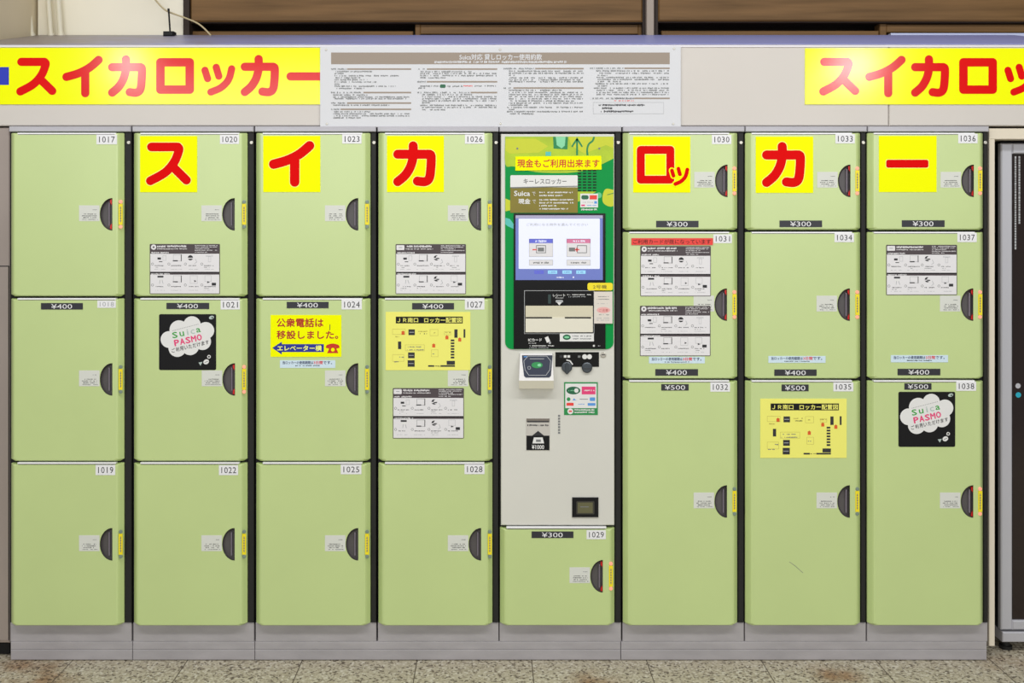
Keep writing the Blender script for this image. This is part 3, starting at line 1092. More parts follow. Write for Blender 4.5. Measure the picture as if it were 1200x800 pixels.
# keyless locker plate
g = MB(YG - 0.002)
g.pbox(598, 219.2, 677, 249.2, YG - 0.0018, YG, OLIVE)
g.rrect(598, 205.2, 677, 219.4, 1.6, WHITE, 0, corners=(1, 1, 0, 0))
g.text('キーレスロッカー', 613.5, 209.4, 664, 215.6, INK, 1, bold=0.004)
g.poly([(598, 219.2), (677, 217.6), (677, 218.6), (640, 219.4), (600, 220.6)], INKGREY, 2)
g.text('Suica', 602.6, 223.6, 621, 229.4, WHITE, 2, bold=0.02)
g.text('で', 623.6, 224.8, 627.6, 229, WHITE, 2)
g.text('現金', 607.6, 232.8, 621.4, 238.8, WHITE, 2, bold=0.02)
g.text('で', 624, 234, 628, 238.4, WHITE, 2)
for y, e in ((224.4, 671), (228, 659), (233, 672), (236.6, 672), (240, 652), (243.6, 666)):
    g.fine(632, e, y, 2.0, WHITE, 2, 0.85)
g.build('service_plate', pan)
# small payment sticker on the panel
g = MB(YG - 0.0012)
g.pbox(680, 226.8, 700.8, 243, YG - 0.0012, YG, WHITE)
g.rrect(681.2, 228.6, 689.8, 233.6, 2.2, LOGODARK, 1)
g.rect(691, 228.6, 699.6, 233.6, REDTAPE, 1)
g.fine(683, 695, 236.4, 1.2, INKFAINT, 1); g.rect(696.4, 235.6, 699.6, 238.6, SKYBLUE, 1)
g.rect(681.2, 239.6, 685.4, 241.4, PINK, 1); g.fine(688, 699, 240, 1.2, SKYBLUE, 1)
g.fine(681, 699.6, 244.2, 2.4, WHITE, 1, 0.9)
g.build('payment_sticker', pan)
# big black glass with display
YB = YG - 0.004
g = MB(YB)
g.pbox(602, 250, 709.6, 408.8, YB, YG, KBLACK, 0.001)
glass = g.build('black_fascia', t)
KS = lambda x, y: (590 + x / 8.0, 245 + y / 8.0)
g = MB(YB - 0.001)
g.pbox(604.2, 252.2, 706.4, 328, YB - 0.001, YB, SCRBLUE)
g.rect(604.2, 252.2, 706.4, 255.6, SCRLILAC, 1)
g.rrect(*KS(142, 88), *KS(904, 560), 1.2, SCRWHITE, 1)
g.text('ご利用になる用件を選んでください', 617, 261.4, 689, 264.6, INKFAINT, 2)
for xa, m_ in ((240, SCRNAVY), (592, SCRROSE)):
    g.rect(*KS(xa, 278), *KS(xa + 224, 446), SCRGREY, 2)
    g.frame(*KS(xa, 278), *KS(xa + 224, 446), 0.35, INKFAINT, 3)
    g.rect(*KS(xa, 278), *KS(xa + 224, 318), m_, 3)
    x, y = KS(xa + 60, 288); g.fine(x, x + 14, y, 3, SCRWHITE, 4, 0.85)
    g.rect(*KS(xa, 474), *KS(xa + 224, 526), SCRGREY, 2)
    g.frame(*KS(xa, 474), *KS(xa + 224, 526), 0.35, INKFAINT, 3)
    x, y = KS(xa + 40, 492); g.fine(x, x + 18, y, 2.4, INKGREY, 4, 0.9)
g.frame(*KS(306, 338), *KS(398, 412), 0.8, INKGREY, 3); g.rect(*KS(322, 360), *KS(380, 396), INKGREY, 3)
g.rect(*KS(272, 374), *KS(312, 384), REDTAPE, 4)
g.frame(*KS(690, 338), *KS(782, 412), 0.8, INKGREY, 3); g.rect(*KS(614, 360), *KS(672, 396), INKGREY, 3)
g.rect(*KS(668, 374), *KS(712, 384), REDTAPE, 4); g.rect(*KS(683, 360), *KS(692, 398), REDTAPE, 4)
for xa, m_ in ((290, SCRNAVY), (416, SCRCYAN), (552, SCRCYAN), (682, SCRCYAN)):
    g.rect(*KS(xa, 574), *KS(xa + 88, 606), m_, 2)
    x, y = KS(xa + 16, 584); g.fine(x, x + 7, y, 1.6, SCRBLUE, 3)
x, y = KS(496, 632); g.fine(x, x + 9, y, 2, SCRWHITE, 2, 1.0); g.circ(*KS(656, 638), 1.0, SCRWHITE, 2)
g.build('touch_screen', glass)
# receipt tray
RZ = lambda x, y: (590 + x / 8.571, 325 + y / 8.571)
g = MB(YB)
g.frame(*RZ(208, 130), *RZ(912, 566), 0.6, INKFAINT, 1)
g.text('レシート', *RZ(498, 166), *RZ(620, 192), WHITE, 2, bold=0.015)
g.text('Receipt', *RZ(522, 198), *RZ(604, 214), WHITE, 2)
x, y = RZ(640, 168); g.fine(x, 693, y, 1.2, WHITE, 2); g.fine(x, 686, y + 2.4, 1.2, INKFAINT, 2)
g.rrect(*RZ(524, 226), *RZ(598, 252), 1.2, INKFAINT, 2); g.poly([RZ(536, 250), RZ(586, 250), RZ(561, 280)], WHITE, 3)
g.rect(*RZ(448, 170), *RZ(476, 262), mat('dark_teal_print', (30, 56, 54), 0.4), 2)
g.text('ICカード', *RZ(250, 612), *RZ(385, 642), WHITE, 2, bold=0.02)
g.text('IC Card', *RZ(252, 652), *RZ(326, 666), WHITE, 2)
x, y = RZ(250, 680); g.fine(x, x + 30, y, 1.4, WHITE, 2, 0.85); g.fine(x, x + 24, y + 2.6, 1.0, INKFAINT, 2)
g.poly([RZ(415, 604), RZ(448, 590), RZ(470, 640), RZ(436, 656)], WHITE, 2)
g.circ(*RZ(466, 656), 1.4, INKFAINT, 2)
g.circ(*RZ(908, 686), 1.2, WHITE, 2); x, y = RZ(926, 682); g.fine(x, x + 6, y, 1.2, INKFAINT, 2)
g.build('fascia_print', glass)
g = MB()
x0, y0 = RZ(222, 284); x1, y1 = RZ(898, 550); ym = RZ(0, 395)[1]
A = lambda x, y, Y: W(x, y, Y)
Yt, Yi = YB - 0.002, YB - 0.0006
g.face([A(x0, y0, Yt), A(x1, y0, Yt), A(x1, ym, Yi), A(x0, ym, Yi)], TRAY)
g.face([A(x0, ym, Yi), A(x1, ym, Yi), A(x1, ym + 1.0, Yt - 0.001), A(x0, ym + 1.0, Yt - 0.001)], TRAY)
g.face([A(x0, ym + 1.0, Yt - 0.001), A(x1, ym + 1.0, Yt - 0.001), A(x1, y1, Yt - 0.003), A(x0, y1, Yt - 0.003)], READERLO)
g.face([A(x0, y1, Yt - 0.003), A(x1, y1, Yt - 0.003), A(x1, y1, YB), A(x0, y1, YB)], READERLO)
g.face([A(x0, y0, Yt), A(x1, y0, Yt), A(x1, y0, YB), A(x0, y0, YB)], TRAY)
for x in (x0, x1):
    g.face([A(x, y0, Yt), A(x, ym, Yi), A(x, ym + 1, Yt - 0.001), A(x, y1, Yt - 0.003), A(x, y1, YB), A(x, y0, YB)], TRAY)
g.Y = Yt - 0.0015
g.rect(*RZ(224, 397), *RZ(488, 411), POSTERBLACK, 1)
g.rect(*RZ(616, 397), *RZ(880, 411), POSTERBLACK, 1)
g.build('receipt_slot', glass)
g = MB(YB - 0.001)
g.pbox(*RZ(566, 562), *RZ(908, 642), YB - 0.001, YB, WHITE)
g.circ(*RZ(636, 600), 4.6, LOGODARK, 1, ry=3.2); g.circ(*RZ(636, 600), 3.0, MINT, 2, ry=1.2)
x, y = RZ(694, 582); g.fine(x, x + 22, y, 1.6, INKGREY, 1, .85); g.fine(x, x + 22, y + 3.2, 1.6, INKGREY, 1, .85)
g.build('card_label', glass)
g = MB(YB - 0.002)
q = g.rrect_pts(*RZ(844, 54), *RZ(1098, 130), 2.4)
g.poly(q, YELLOWTAG, 0)
fr = [W(x, y, YB - 0.002) for x, y in q]; bk = [Vector((p.x, YB, p.z)) for p in fr]
g.mesh(fr + bk, [(k, (k + 1) % len(q), len(q) + (k + 1) % len(q), len(q) + k) for k in range(len(q))], YELLOWTAG)
g.text('2号機', *RZ(900, 74), *RZ(1038, 114), INK, 1)
tag(g.build('machine_number_label', glass), 'yellow machine number label')
g = MB(YB - 0.002)
g.pbox(*RZ(910, 142), *RZ(1096, 462), YB - 0.002, YB, mat('cream_paper', (222, 214, 204), 0.6))
x, _ = RZ(938, 0)
for yy, c_ in ((188, INKGREY), (214, INKGREY), (258, INKFAINT), (370, INKGREY), (404, INKFAINT), (424, INKFAINT)):
    g.fine(x, RZ(1060, 0)[0], RZ(0, yy)[1], 1.1, c_, 1)
g.circ(*RZ(1005, 328), 8, mat('pale_pink_print', (232, 176, 172), 0.6), 1, ry=3.6)
g.text('ご注意', *RZ(960, 316), *RZ(1052, 342), BROWNRED, 2)
g.build('paper_notice', glass)

# card reader
RD = lambda x, y: (590 + x / 5.714, 400 + y / 5.714)
x0, y0 = RD(104, 76); x1, y1 = RD(336, 316)
g = MB()
Yr = YK - 0.045
top = [W(x0 + 0.6, y0, YK), W(x1 - 0.6, y0, YK), W(x1, y1, YK), W(x0, y1, YK)]
fz = RD(0, 262)[1]
mid = [W(x0 + 1.5, y0 + 1, YK - 0.012), W(x1 - 1.5, y0 + 1, YK - 0.012), W(x1, fz, Yr), W(x0, fz, Yr)]
g.face(mid, READER)
low = [W(x1, y1, Yr + 0.012), W(x0, y1, Yr + 0.012)]
g.face([mid[3], mid[2], low[0], low[1]], READERLO)
g.face([top[0], top[1], mid[1], mid[0]], READER)
g.face([top[0], mid[0], mid[3], low[1], top[3]], READER)
g.face([top[1], top[2], low[0], mid[2], mid[1]], READER)
g.face([low[1], low[0], top[2], top[3]], READERLO)
rd = g.build('card_reader', t)
g = MB()


def on_reader(x, y, lift):
    """a point on the sloping reader face"""
    k = (y - (y0 + 1)) / (fz - (y0 + 1))
    return W(x, y, YK - 0.012 + k * (Yr - YK + 0.012) - 0.0012 - lift * 0.0004)


def rpoly(pts, m, lift):
    q = [on_reader(x, y, lift) for x, y in pts]
    tr = tessellate_polygon([[Vector((p.x, p.z, 0)) for p in q]])
    g.mesh(q, tr, m)


def rline(pts, r, m, lift):
    for i in range(len(pts) - 1):
        (ax, ay), (bx, by) = pts[i], pts[i + 1]
        l = math.hypot(bx - ax, by - ay) or 1
        nx, ny = -(by - ay) / l * r, (bx - ax) / l * r
        rpoly([(ax + nx, ay + ny), (bx + nx, by + ny), (bx - nx, by - ny), (ax - nx, ay - ny)], m, lift)


rpoly([RD(124, 92), RD(328, 92), RD(326, 130), RD(318, 230), RD(306, 241), RD(148, 241), RD(138, 230), RD(126, 130)], RPAD, 1)
hexa = [RD(p, q) for p, q in ((165, 98), (290, 98), (316, 130), (310, 190), (285, 226), (170, 226), (145, 190), (136, 130), (165, 98))]
rline(hexa, 0.3, INKFAINT, 2)
def rcirc(x, y, rx, ry, m, lift):
    rpoly([(x + rx * math.cos(2 * math.pi * k / 18), y + ry * math.sin(2 * math.pi * k / 18)) for k in range(18)], m, lift)
rcirc(*RD(225, 158), 6.6, 3.6, LOGOGREEN, 3); rcirc(*RD(240, 158), 2.2, 1.6, MINT, 4)
rcirc(*RD(172, 176), 2.0, 2.0, INKFAINT, 3); rcirc(*RD(172, 176), 1.5, 1.5, RPAD, 4)
rline([RD(176, 116), RD(272, 116)], 0.35, INKFAINT, 3)
rline([RD(136, 102), RD(158, 102)], 0.5, SKYBLUE, 3)
g.build('reader_pad', rd)

# coin plate and two knobs
g = MB(YK - 0.003)
g.pbox(*RD(348, 72), *RD(640, 170), YK - 0.003, YK, KBLACK, 0.002)
for xa in (404, 428):
    g.rect(*RD(xa, 92), *RD(xa + 18, 108), WHITE, 1)
g.rect(*RD(376, 92), *RD(396, 108), INK, 1)
g.circ(*RD(544, 102), 2.9, WHITE, 1); g.circ(*RD(576, 102), 2.9, WHITE, 1); g.rect(*RD(498, 94), *RD(516, 108), INKGREY, 1)
g.stroke([RD(424, 124), RD(446, 130), RD(462, 152)], 0.7, WHITE, 1)
kp = g.build('coin_plate', t)
for (cx_, cy_, point) in ((425, 174, True), (560, 176, False)):
    g = MB()
    x, y = RD(cx_, cy_)
    g.disc(x, y, 6.2, YK - 0.010, YK, KNOB, 24)
    if point:
        a_ = [(x - 5.4, y + 2.6), (x + 5.4, y + 2.6), (x + 0.6, y + 8.0), (x - 0.6, y + 8.0)]
        F = [W(p, q, YK - 0.009) for p, q in a_]; Bk = [W(p, q, YK) for p, q in a_]
        g.face(F, KNOB); g.mesh(F + Bk, [(k, (k + 1) % 4, 4 + (k + 1) % 4, 4 + k) for k in range(4)], KNOB)
        g.pbox(x - 1.2, y - 5, x + 1.2, y + 7, YK - 0.018, YK - 0.009, KNOB, 0.002)
    else:
        g.pbox(x - 5.2, y - 1.0, x + 5.2, y + 1.4, YK - 0.014, YK - 0.009, KNOB, 0.002)
    g.build('knob', t)
g = MB()
x, y = RD(668, 90)
g.disc(x, y, 3.4, YK - 0.003, YK, SCREW, 22)
g.Y = YK - 0.003; g.rect(x - 2, y - 0.7, x + 2, y + 0.3, INK, 1)
g.build('key_lock', t)
# accepted cards sticker
g = MB(YK - 0.0012)
x0, y0 = RD(406, 272); x1, y1 = RD(632, 492)
g.pbox(x0, y0, x1, y1, YK - 0.0012, YK, LOGOGREEN)
g.rect(*RD(414, 282), *RD(624, 446), WHITE, 1)
g.circ(*RD(468, 328), 8.2, LOGODARK, 2, ry=4.6); g.circ(*RD(488, 328), 2.6, WHITE, 3); g.fine(*[RD(v, 0)[0] for v in (436, 476)], RD(0, 324)[1], 1.6, MINT, 3)
g.rect(*RD(524, 302), *RD(616, 354), PINK, 2); g.fine(*[RD(v, 0)[0] for v in (534, 608)], RD(0, 322)[1], 2.0, WHITE, 3, 0.9)
g.circ(*RD(436, 386), 2.2, LOGOGREEN, 2); g.poly([RD(462, 394), RD(472, 380), RD(484, 392), RD(496, 394)], SKYBLUE, 2)
g.rect(*RD(510, 384), *RD(566, 388), INKGREY, 2); g.rrect(*RD(578, 374), *RD(614, 398), 0.8, SKYBLUE, 2)
g.rrect(*RD(422, 410), *RD(470, 430), 0.8, REDTAPE, 2); g.fine(*[RD(v, 0)[0] for v in (492, 544)], RD(0, 416)[1], 1.2, SKYBLUE, 2); g.rrect(*RD(564, 412), *RD(616, 430), 0.6, SKYBLUE, 2)
g.circ(*RD(448, 467), 3.4, WHITE, 2); g.rect(*RD(438, 462), *RD(458, 472), REDTAPE, 3)
for yy in (452, 468):
    g.fine(*[RD(v, 0)[0] for v in (474, 608)], RD(0, yy)[1], 2.2, WHITE, 2, 0.9)
g.build('accepted_cards_sticker', t)
# note slot
g = MB(YK - 0.002)
x0, y0 = RD(152, 514); x1, y1 = RD(310, 728)
g.pbox(x0, y0, x1, y1, YK - 0.002, YK, mat('note_plate', (196, 192, 184), 0.4))
g.rect(*RD(154, 516), *RD(308, 540), mat('note_slot_shade', (120, 112, 104), 0.4), 1)
g.rect(*RD(160, 532), *RD(304, 541), INK, 2)
g.fine(*[RD(v, 0)[0] for v in (160, 304)], RD(0, 554)[1], 2.4, INK, 1, 0.8)
g.poly([RD(190, 632), RD(232, 598), RD(274, 632)], INK, 1)
g.rect(*RD(154, 630), *RD(308, 727), POSTERBLACK, 2)
g.poly([RD(204, 642), RD(262, 642), RD(272, 682), RD(194, 682)], WHITE, 3); g.rect(*RD(218, 656), *RD(250, 672), INKGREY, 4)
g.text('¥1000', *RD(190, 692), *RD(272, 720), WHITE, 3, bold=0.015)
g.build('note_slot', t)
# coin return window
g = MB(YK - 0.006)
g.pbox(670.6, 583, 701.4, 606.2, YK - 0.006, YK, POSTERBLACK, 0.003)
g.rrect(675.4, 587, 696.6, 602.4, 1.2, mat('window_rim', (54, 52, 46), 0.3), 1)
g.rect(677, 588.6, 694.6, 601, LENS, 2)
g.rect(680, 593.2, 690, 594.2, INKGREY, 3)
g.build('coin_return', t)

# ------------------------------------------------------------------ placards and sheets on the doors


def sheet(name, x0, y0, x1, y1, m, rnd=0.0, thick=0.0014):
    """a thin sheet on a door front with a little thickness; returns the builder for its print"""
    Y = YD - thick
    b = MB(Y)
    if rnd:
        o = b.rrect_pts(x0, y0, x1, y1, rnd)
    else:
        o = [(x0, y0), (x1, y0), (x1, y1), (x0, y1)]
    fr = [W(x, y, Y) for x, y in o]; bk = [Vector((p.x, YD, p.z)) for p in fr]
    b.poly(o, m, 0)
    n = len(o)
    b.mesh(fr + bk, [(k, (k + 1) % n, n + (k + 1) % n, n + k) for k in range(n)], m)
    return b


for (ch, x0, y0, x1, y1, num) in (
        ('ス', 164, 159.4, 231, 225.2, '1020'), ('イ', 308.4, 159.2, 375.4, 225, '1023'), ('カ', 453.4, 159.2, 520.2, 225, '1026'), ('ロ', 742, 160, 809, 225.6, '1030'),
        ('カ', 885.6, 160, 953, 226, '1033'), ('ー', 1030, 159.2, 1097.6, 225, '1036')):
    w, h = x1 - x0, y1 - y0
    b = sheet('placard', x0, y0, x1, y1, YELLOW)
    bx = {'ス': (.105, .115, .89, .875), 'イ': (.10, .09, .895, .905), 'カ': (.11, .095, .865, .895), 'ロ': (.063, .166, .72, .84), 'ー': (.126, .424, .858, .566)}[ch]
    r = {'ス': .077, 'イ': .083, 'カ': .08, 'ロ': .07, 'ー': .068}[ch] * w
    B = (x0 + bx[0] * w, y0 + bx[1] * h, x0 + bx[2] * w, y0 + bx[3] * h)
    if ch == 'ー':
        b.rrect(B[0] - 0.7, B[1] - 0.7, B[2] + 0.7, B[3] + 0.7, 2.6, YHALO, 1)
        b.rrect(*B, 2.4, RED, 2)
    else:
        glyph(b, ch, B[0] - 0.8, B[1] - 0.8, B[2] + 0.8, B[3] + 0.8, r + 0.8, YHALO, 1)
        glyph(b, ch, *B, r, RED, 2)
    if ch == 'ロ':
        q = (x0 + .645 * w, y0 + .54 * h, x0 + .98 * w, y0 + .88 * h)
        glyph(b, 'ッ', q[0] - 1.5, q[1] - 1.5, q[2] + 1.5, q[3] + 1.5, .032 * w + 1.5, YELLOW, 3)
        glyph(b, 'ッ', *q, .033 * w, RED, 4)
    lab = {'ス': 'yellow square placard with one red katakana SU on locker door 1020', 'イ': 'yellow square placard with one red katakana I on locker door 1023',
           'ロ': 'yellow square placard with red katakana RO and small TSU on door 1030', 'ー': 'yellow square placard with a single red horizontal bar on door 1036'}.get(ch)
    if ch == 'カ':
        lab = 'yellow square placard with red katakana KA on door %s, %s of the payment machine' % (num, 'left' if num == '1026' else 'right')
    tag(b.build('katakana_placard'), lab, 'sign', 'yellow square katakana placards')


def instruction_sheet(x0, y0, x1, y1, label, badge, icons):
    b = sheet('instruction_sheet', x0, y0, x1, y1, SHEETDARK, 1.0)
    w, h = x1 - x0, y1 - y0
    X = lambda u: x0 + u * w
    Yv = lambda v: y0 + v * h
    b.rect(X(.008), Yv(.195), X(.992), Yv(.555), SHEET, 1)
    b.rect(X(.008), Yv(.612), X(.992), Yv(.988), SHEET, 1)
    b.rect(X(.008), Yv(.56), X(.992), Yv(.578), POSTERBLACK, 1)
    if badge == 'round':
        b.circ(X(.055), Yv(.063), 3.1, SHEET, 1); b.circ(X(.055), Yv(.063), 1.1, SHEETDARK, 2)
    else:
        b.rrect(X(.012), Yv(.02), X(.125), Yv(.118), 1, SHEET, 1); b.rect(X(.045), Yv(.06), X(.095), Yv(.075), INKFAINT, 2)
    s0 = .105 if badge == 'round' else .145
    b.fine(X(s0), X(.52), Yv(.022), 2.8, SHEET, 1, 0.92)
    b.fine(X(s0), X(.53), Yv(.085), 1.4, SHEET, 1, 0.9)
    for v, e in ((.022, .98), (.052, .96), (.085, .85), (.118, .98), (.155, .82)):
        b.fine(X(.645), X(e), Yv(v), 1.0, SHEET, 1, 0.9)
    b.fine(X(.02), X(.27), Yv(.155), 2.0, SHEET, 1, 0.9)
    b.fine(X(.02), X(.29), Yv(.582), 1.8, SHEET, 1, 0.9)
    for row, top in ((0, .20), (1, .62)):
        for c_ in range(4):
            cx = .02 + .235 * c_
            b.circ(X(cx + .018), Yv(top + .20), 1.5, INKGREY, 2)
            b.circ(X(cx + .018), Yv(top + .20), 1.05, SHEET, 3)
            b.fine(X(cx + .05), X(cx + .05 + RND.uniform(.12, .17)), Yv(top + .222), 1.1, INK, 2, 0.85)
            if RND.random() < .6:
                b.fine(X(cx + .05), X(cx + RND.uniform(.10, .16)), Yv(top + .26), 0.9, INKGREY, 2, 0.7)
            b.fine(X(cx + .045), X(cx + .20), Yv(top + .30), 0.7, INKFAINT, 2, 0.7)
        if row == 0:
            b.rect(X(.11), Yv(.27), X(.16), Yv(.31), INK, 2); b.rect(X(.13), Yv(.345), X(.18), Yv(.36), INK, 2)
            b.frame(X(.185), Yv(.23), X(.235), Yv(.33), 0.3, INKFAINT, 2)
        else:
            b.rect(X(.11), Yv(.635), X(.195), Yv(.67), INK, 2); b.rect(X(.12), Yv(.682), X(.185), Yv(.715), WHITE, 2)
            b.stroke([(X(.145), Yv(.725)), (X(.14), Yv(.79))], 0.3, INKFAINT, 2); b.stroke([(X(.175), Yv(.725)), (X(.19), Yv(.79))], 0.3, INKFAINT, 2)
        b.frame(X(.335), Yv(top + .01), X(.45), Yv(top + .14), 0.35, INKGREY if icons else INKFAINT, 2)
        b.rect(X(.445), Yv(top + .01), X(.455), Yv(top + .145), INK, 2); b.rect(X(.33), Yv(top + .125), X(.40), Yv(top + .145), INK, 2)
        if row == 0 or badge != 'round':
            b.circ(X(.58), Yv(top + .075), 3.0, INK, 2); b.rect(X(.54), Yv(top + .075), X(.62), Yv(top + .095), SHEET, 3)
            if badge != 'round':
                b.circ(X(.60), Yv(top + .07), 2.2, SHEET, 3)
            b.stroke([(X(.65), Yv(top + .10)), (X(.67), Yv(top + .16)), (X(.64), Yv(top + .19))], 0.25, INKFAINT, 2)
        else:
            b.frame(X(.575), Yv(top + .01), X(.68), Yv(top + .17), 0.3, INKFAINT, 2); b.poly([(X(.635), Yv(top + .10)), (X(.665), Yv(top + .12)), (X(.635), Yv(top + .14))], INK, 3)
        if row == 0:
            b.frame(X(.805), Yv(.225), X(.90), Yv(.25), 0.3, INKFAINT, 2); b.frame(X(.835), Yv(.25), X(.872), Yv(.36), 0.3, INKFAINT, 2)
        else:
            b.frame(X(.785), Yv(.63), X(.88), Yv(.75), 0.3, INKFAINT, 2); b.poly([(X(.82), Yv(.745)), (X(.86), Yv(.765)), (X(.82), Yv(.78))], INK, 3); b.rect(X(.885), Yv(.775), X(.945), Yv(.83), INK, 3)
    tag(b.build('instruction_sheet'), label, 'instruction sheet', 'grey instruction sheets on locker doors')


instruction_sheet(175.5, 285.8, 257.6, 344.4, 'grey instruction sheet at the bottom of locker door 1020', 'round', 0)
instruction_sheet(463.6, 286, 546, 344.4, 'grey instruction sheet at the bottom of locker door 1026, below katakana placard', 'box', 0)
instruction_sheet(460.4, 454.6, 543.6, 513.6, 'grey instruction sheet on locker door 1027 below the yellow map', 'box', 1)
instruction_sheet(750.4, 288.2, 833, 347, 'grey instruction sheet directly under the red tape on door 1031', 'round', 1)
instruction_sheet(750, 358.2, 832.6, 417, 'lower of the two grey instruction sheets on locker door 1031', 'round', 1)
instruction_sheet(1038.6, 286.8, 1121.6, 345.6, 'grey instruction sheet on locker door 1037 in the rightmost column', 'box', 0)


def map_sheet(x0, y0, x1, y1, label):
    b = sheet('map', x0, y0, x1, y1, MAPYEL)
    w, h = x1 - x0, y1 - y0
    Q = lambda x, y: (x0 + (x - 105) / 845 * w, y0 + (y - 133) / 585 * h)
    R = lambda a, c, d, e, m, l=1: b.rect(*Q(a, c), *Q(d, e), m, l)
    R(206, 180, 874, 248, POSTERBLACK)
    b.text('ＪＲ南口', *Q(222, 192), *Q(428, 238), MAPYEL, 2, bold=0.014)
    b.text('ロッカー配置図', *Q(490, 192), *Q(864, 240), MAPYEL, 2, bold=0.014)
    for a in ((332, 308, 396, 366), (328, 540, 394, 598), (324, 618, 394, 684), (228, 430, 260, 506), (790, 308, 822, 392), (882, 306, 900, 392), (714, 624, 796, 664), (528, 668, 796, 684)):
        R(*a, INK)
    for a in ((340, 334, 388, 340), (336, 566, 384, 572), (332, 648, 384, 654)):
        R(*a, INKFAINT, 2)
    R(590, 668, 652, 684, MAPYEL, 2)
    b.fine(Q(596, 0)[0], Q(648, 0)[0], Q(0, 672)[1], 1.0, INK, 3)
    for k in range(7):
        R(754, 410 + 28.6 * k, 790, 428 + 28.6 * k, INK)
    for cx, cy in ((278, 346), (716, 392), (844, 414), (584, 474)):
        R(cx - 15, cy - 18, cx + 15, cy + 16, ORANGE); b.poly([Q(cx - 8, cy - 16), Q(cx + 8, cy - 16), Q(cx, cy - 28)], ORANGE, 1)
    THIN = mat('olive_ink', (170, 158, 70), 0.6)
    for a in ((172, 305, 300, 360), (546, 308, 628, 372), (690, 330, 756, 364), (300, 462, 492, 524), (560, 512, 628, 584), (172, 560, 286, 630)):
        b.frame(*Q(a[0], a[1]), *Q(a[2], a[3]), 0.25, THIN, 1)
    for a, e, y, m in ((190, 250, 376, THIN), (430, 520, 322, THIN), (446, 516, 346, INK), (572, 600, 336, THIN), (326, 460, 478, INKGREY), (310, 484, 508, INKGREY), (572, 604, 548, INKGREY), (240, 290, 580, INKGREY), (180, 250, 628, INKGREY), (690, 756, 334, THIN)):
        b.fine(Q(a, 0)[0], Q(e, 0)[0], Q(0, y)[1], 1.4, m, 2, 0.75)
    tag(b.build('location_map'), label, 'map', 'yellow locker location maps')


map_sheet(452, 365.4, 551.2, 433.6, 'pale yellow locker location map on door 1027 left of the payment machine')
map_sheet(891, 467, 992.2, 536.4, 'pale yellow locker location map on tall door 1035 right of the payment machine')


def cloud_poster(x0, y0, x1, y1, label):
    b = sheet('poster', x0, y0, x1, y1, POSTERBLACK, 1.8)
    w, h = x1 - x0, y1 - y0
    Q = lambda x, y: (x0 + (x - 66) / 668 * w, y0 + (y - 82) / 640 * h)
    k = w / 668
    for k_, (cx, cy, r) in enumerate(((300, 262, 112), (452, 205, 102), (612, 270, 100), (575, 395, 100), (430, 450, 104), (280, 470, 104), (182, 372, 98), (400, 330, 150), (300, 370, 130), (500, 330, 140))):
        b.circ(*Q(cx, cy), r * k, WHITE, 1 + 0.06 * k_, n=30)
    rot = 10
    def rt(s, xa, ya, xb, yb, m, bold=0.0):
        b.text(s, *Q(xa, ya), *Q(xb, yb), m, 2, bold, rot)
    rt('S', 222, 288, 280, 354, LETTERGREEN, .02); rt('u', 308, 284, 358, 334, LETTERGREEN, .02); rt('i', 392, 256, 408, 320, LETTERGREY, .01)
    rt('c', 436, 258, 484, 308, LETTERGREY, .01); rt('a', 502, 242, 552, 290, LETTERGREEN, .02)
    for i, ch in enumerate('PASMO'):
        rt(ch, 246 + 66 * i, 376 - 15.5 * i, 300 + 66 * i, 444 - 15.5 * i, PINK, .03)
    for i, ch in enumerate('ご利用いただけます'):
        rt(ch, 214 + 49.5 * i, 474 - 11.5 * i, 252 + 49.5 * i, 520 - 11.5 * i, INK, .012)
    for i in range(20):
        q = Q(222 + 15.6 * i, 268 - 3.9 * i); b.rect(q[0], q[1], q[0] + 0.7, q[1] + 0.7, INKGREY, 2)
    b.circ(*Q(680, 120), 3.2 * 0.95, LETTERGREY, 2, ry=2.0, rot=-0.3); b.circ(*Q(690, 122), 1.2, POSTERBLACK, 3, ry=0.7)
    b.circ(*Q(651, 570), 2.1, WHITE, 2); b.circ(*Q(651, 570), 1.1, POSTERBLACK, 3)
    b.circ(*Q(618, 628), 3.4, WHITE, 2, ry=2.8, rot=-0.5); b.stroke([Q(602, 636), Q(636, 622)], 0.35, INKGREY, 3)
    b.poly([Q(528, 636), Q(576, 628), Q(552, 672)], LETTERGREY, 2)
    tag(b.build('cloud_poster'), label, 'poster', 'black posters with a white cloud')


cloud_poster(186.4, 368, 253.2, 433.4, 'black square poster with white cloud on locker door 1021 at the left')
cloud_poster(1053, 459, 1119.4, 523.4, 'black square poster with white cloud on tall locker door 1038 at the right')

# telephone notice
b = sheet('notice', 317, 369, 400, 418, YELLOW)
T = lambda x, y: (310 + x / 8.89, 350 + y / 8.89)
b.text('公衆電話は', *T(128, 204), *T(612, 294), BROWNRED, 1, bold=0.018)
b.text('移設しました。', *T(128, 332), *T(766, 418), BROWNRED, 1, bold=0.018)
b.poly([T(80, 512), T(180, 446), T(180, 472), T(618, 472), T(618, 554), T(180, 554), T(180, 580)], NAVY, 1)
b.text('エレベーター横', *T(134, 486), *T(594, 542), YHALO, 2, bold=0.02)
b.poly([T(*p) for p in smooth_path([(640, 512), (648, 482), (710, 466), (772, 482), (780, 512)], 4)] + [T(745, 518), T(740, 498), T(680, 498), T(675, 518)], TELRED, 1)
b.poly([T(682, 498), T(738, 498), T(770, 566), T(652, 566)], TELRED, 1)
b.circ(*T(711, 530), 2.2, YELLOW, 2)
b.stroke([T(682, 268), T(680, 324)], 0.35, INK, 2)
tag(b.build('telephone_notice'), 'yellow notice with red writing, blue arrow and telephone symbol on door 1024', 'sign')

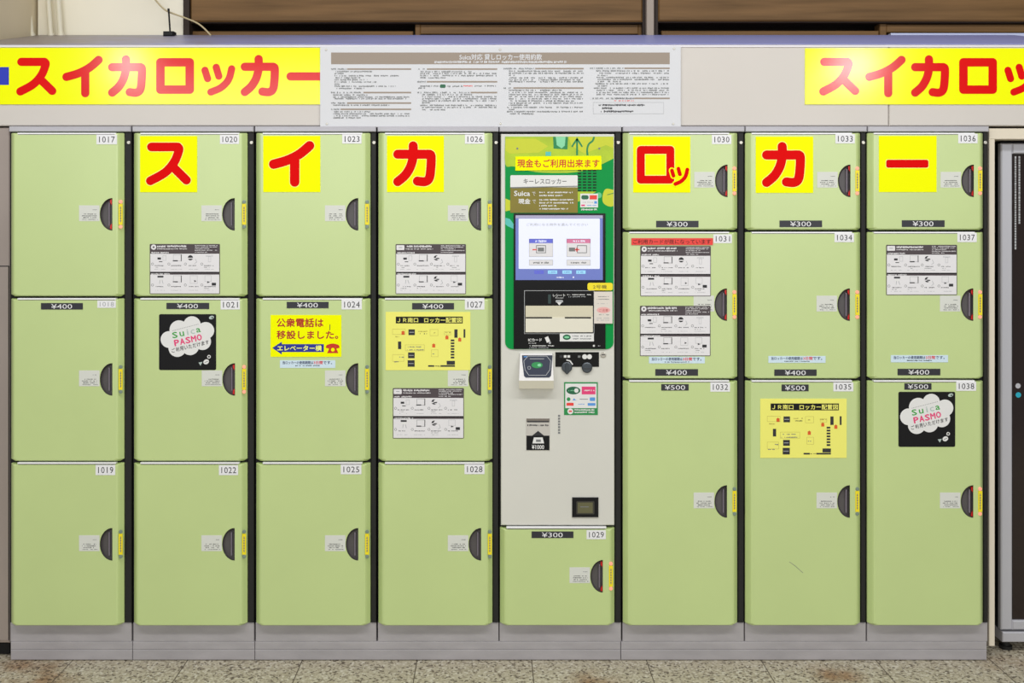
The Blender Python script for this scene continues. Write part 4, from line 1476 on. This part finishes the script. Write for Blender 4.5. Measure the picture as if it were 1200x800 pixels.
# ------------------------------------------------------------------ neighbours at both ends
t = thing('grey_cabinet', (W(-30, 0).x, 0.3, 0), 'grey metal cabinet cut off at the left edge beside locker 1017', 'cabinet')
b = MB()
b.pbox(-41, 149.6, 11.4, 753, 0.004, 0.56, CABGREY, 0.003)
b.build('body', t)
b = MB(0.0)
b.pbox(-41, 312.5, 9.6, 750, -0.0, 0.004, CABGREY, 0.0008)
b.Y = 0.004
b.rect(-41, 311.2, 11, 312.4, POST, 2); b.rect(9.8, 311.2, 10.9, 750, POST, 2)
b.build('door', t)
b = MB()
b.pbox(-41, 753.4, 11.4, 772.4, 0.05, 0.55, BLACK)
b.build('plinth', t)

b = MB()
b.pbox(1159.2, 150.2, 1290, 163.2, 0.012, 0.5, JAMB, 0.002)
b.pbox(1159.2, 163.2, 1166.0, 757, 0.012, 0.10, JAMB, 0.002)
tag(b.build('trim_4'), 'cream frame around the opening at the right end of the lockers', kind='structure')

Ym = 0.06
t = thing('display_cabinet', (W(1250, 0, Ym).x, 0.3, 0), 'silver framed dark display cabinet at the right edge with vertical white writing', 'display cabinet')
b = MB()
b.pbox(1172.5, 166, 1290, 740, Ym + 0.02, 0.55, POSTERBLACK)
b.build('body', t)
b = MB()
for r_ in ((1173.2, 168, 1186.6, 738), (1186.6, 168, 1290, 180), (1186.6, 727, 1290, 738)):
    b.pbox(*r_, Ym, Ym + 0.022, SILVER, 0.004)
b.build('frame', t)
b = MB(Ym + 0.012)
b.pbox(1186.4, 179, 1290, 728, Ym + 0.012, Ym + 0.022, DARKGLASS)
for xx, yb in ((1189.0, 290), (1193.6, 262)):
    y = 183
    while y < yb:
        l = RND.uniform(1.0, 3.0)
        b.rect(xx, y, xx + 2.0, y + l, INKFAINT, 1)
        y += l + 0.7
b.circ(1193, 452, 3.2, SILVER, 1, n=8)
b.circ(1193.4, 462.6, 3.2, DKTEAL, 1)
b.build('glass_front', t)
b = MB()
b.pbox(1175, 740.6, 1290, 752.4, Ym - 0.004, 0.5, SILVER, 0.003)
b.build('base', t)
b = MB()
c = W(1178.5, 760, Ym + 0.04)
zt = W(0, 752, Ym).z
b.tube([(c.x, c.y, 0.012), (c.x, c.y, zt + 0.005)], 0.014, POST, 14)
b.tube([(c.x, c.y, 0.0), (c.x, c.y, 0.012)], 0.022, POST, 16)
b.build('foot', t)
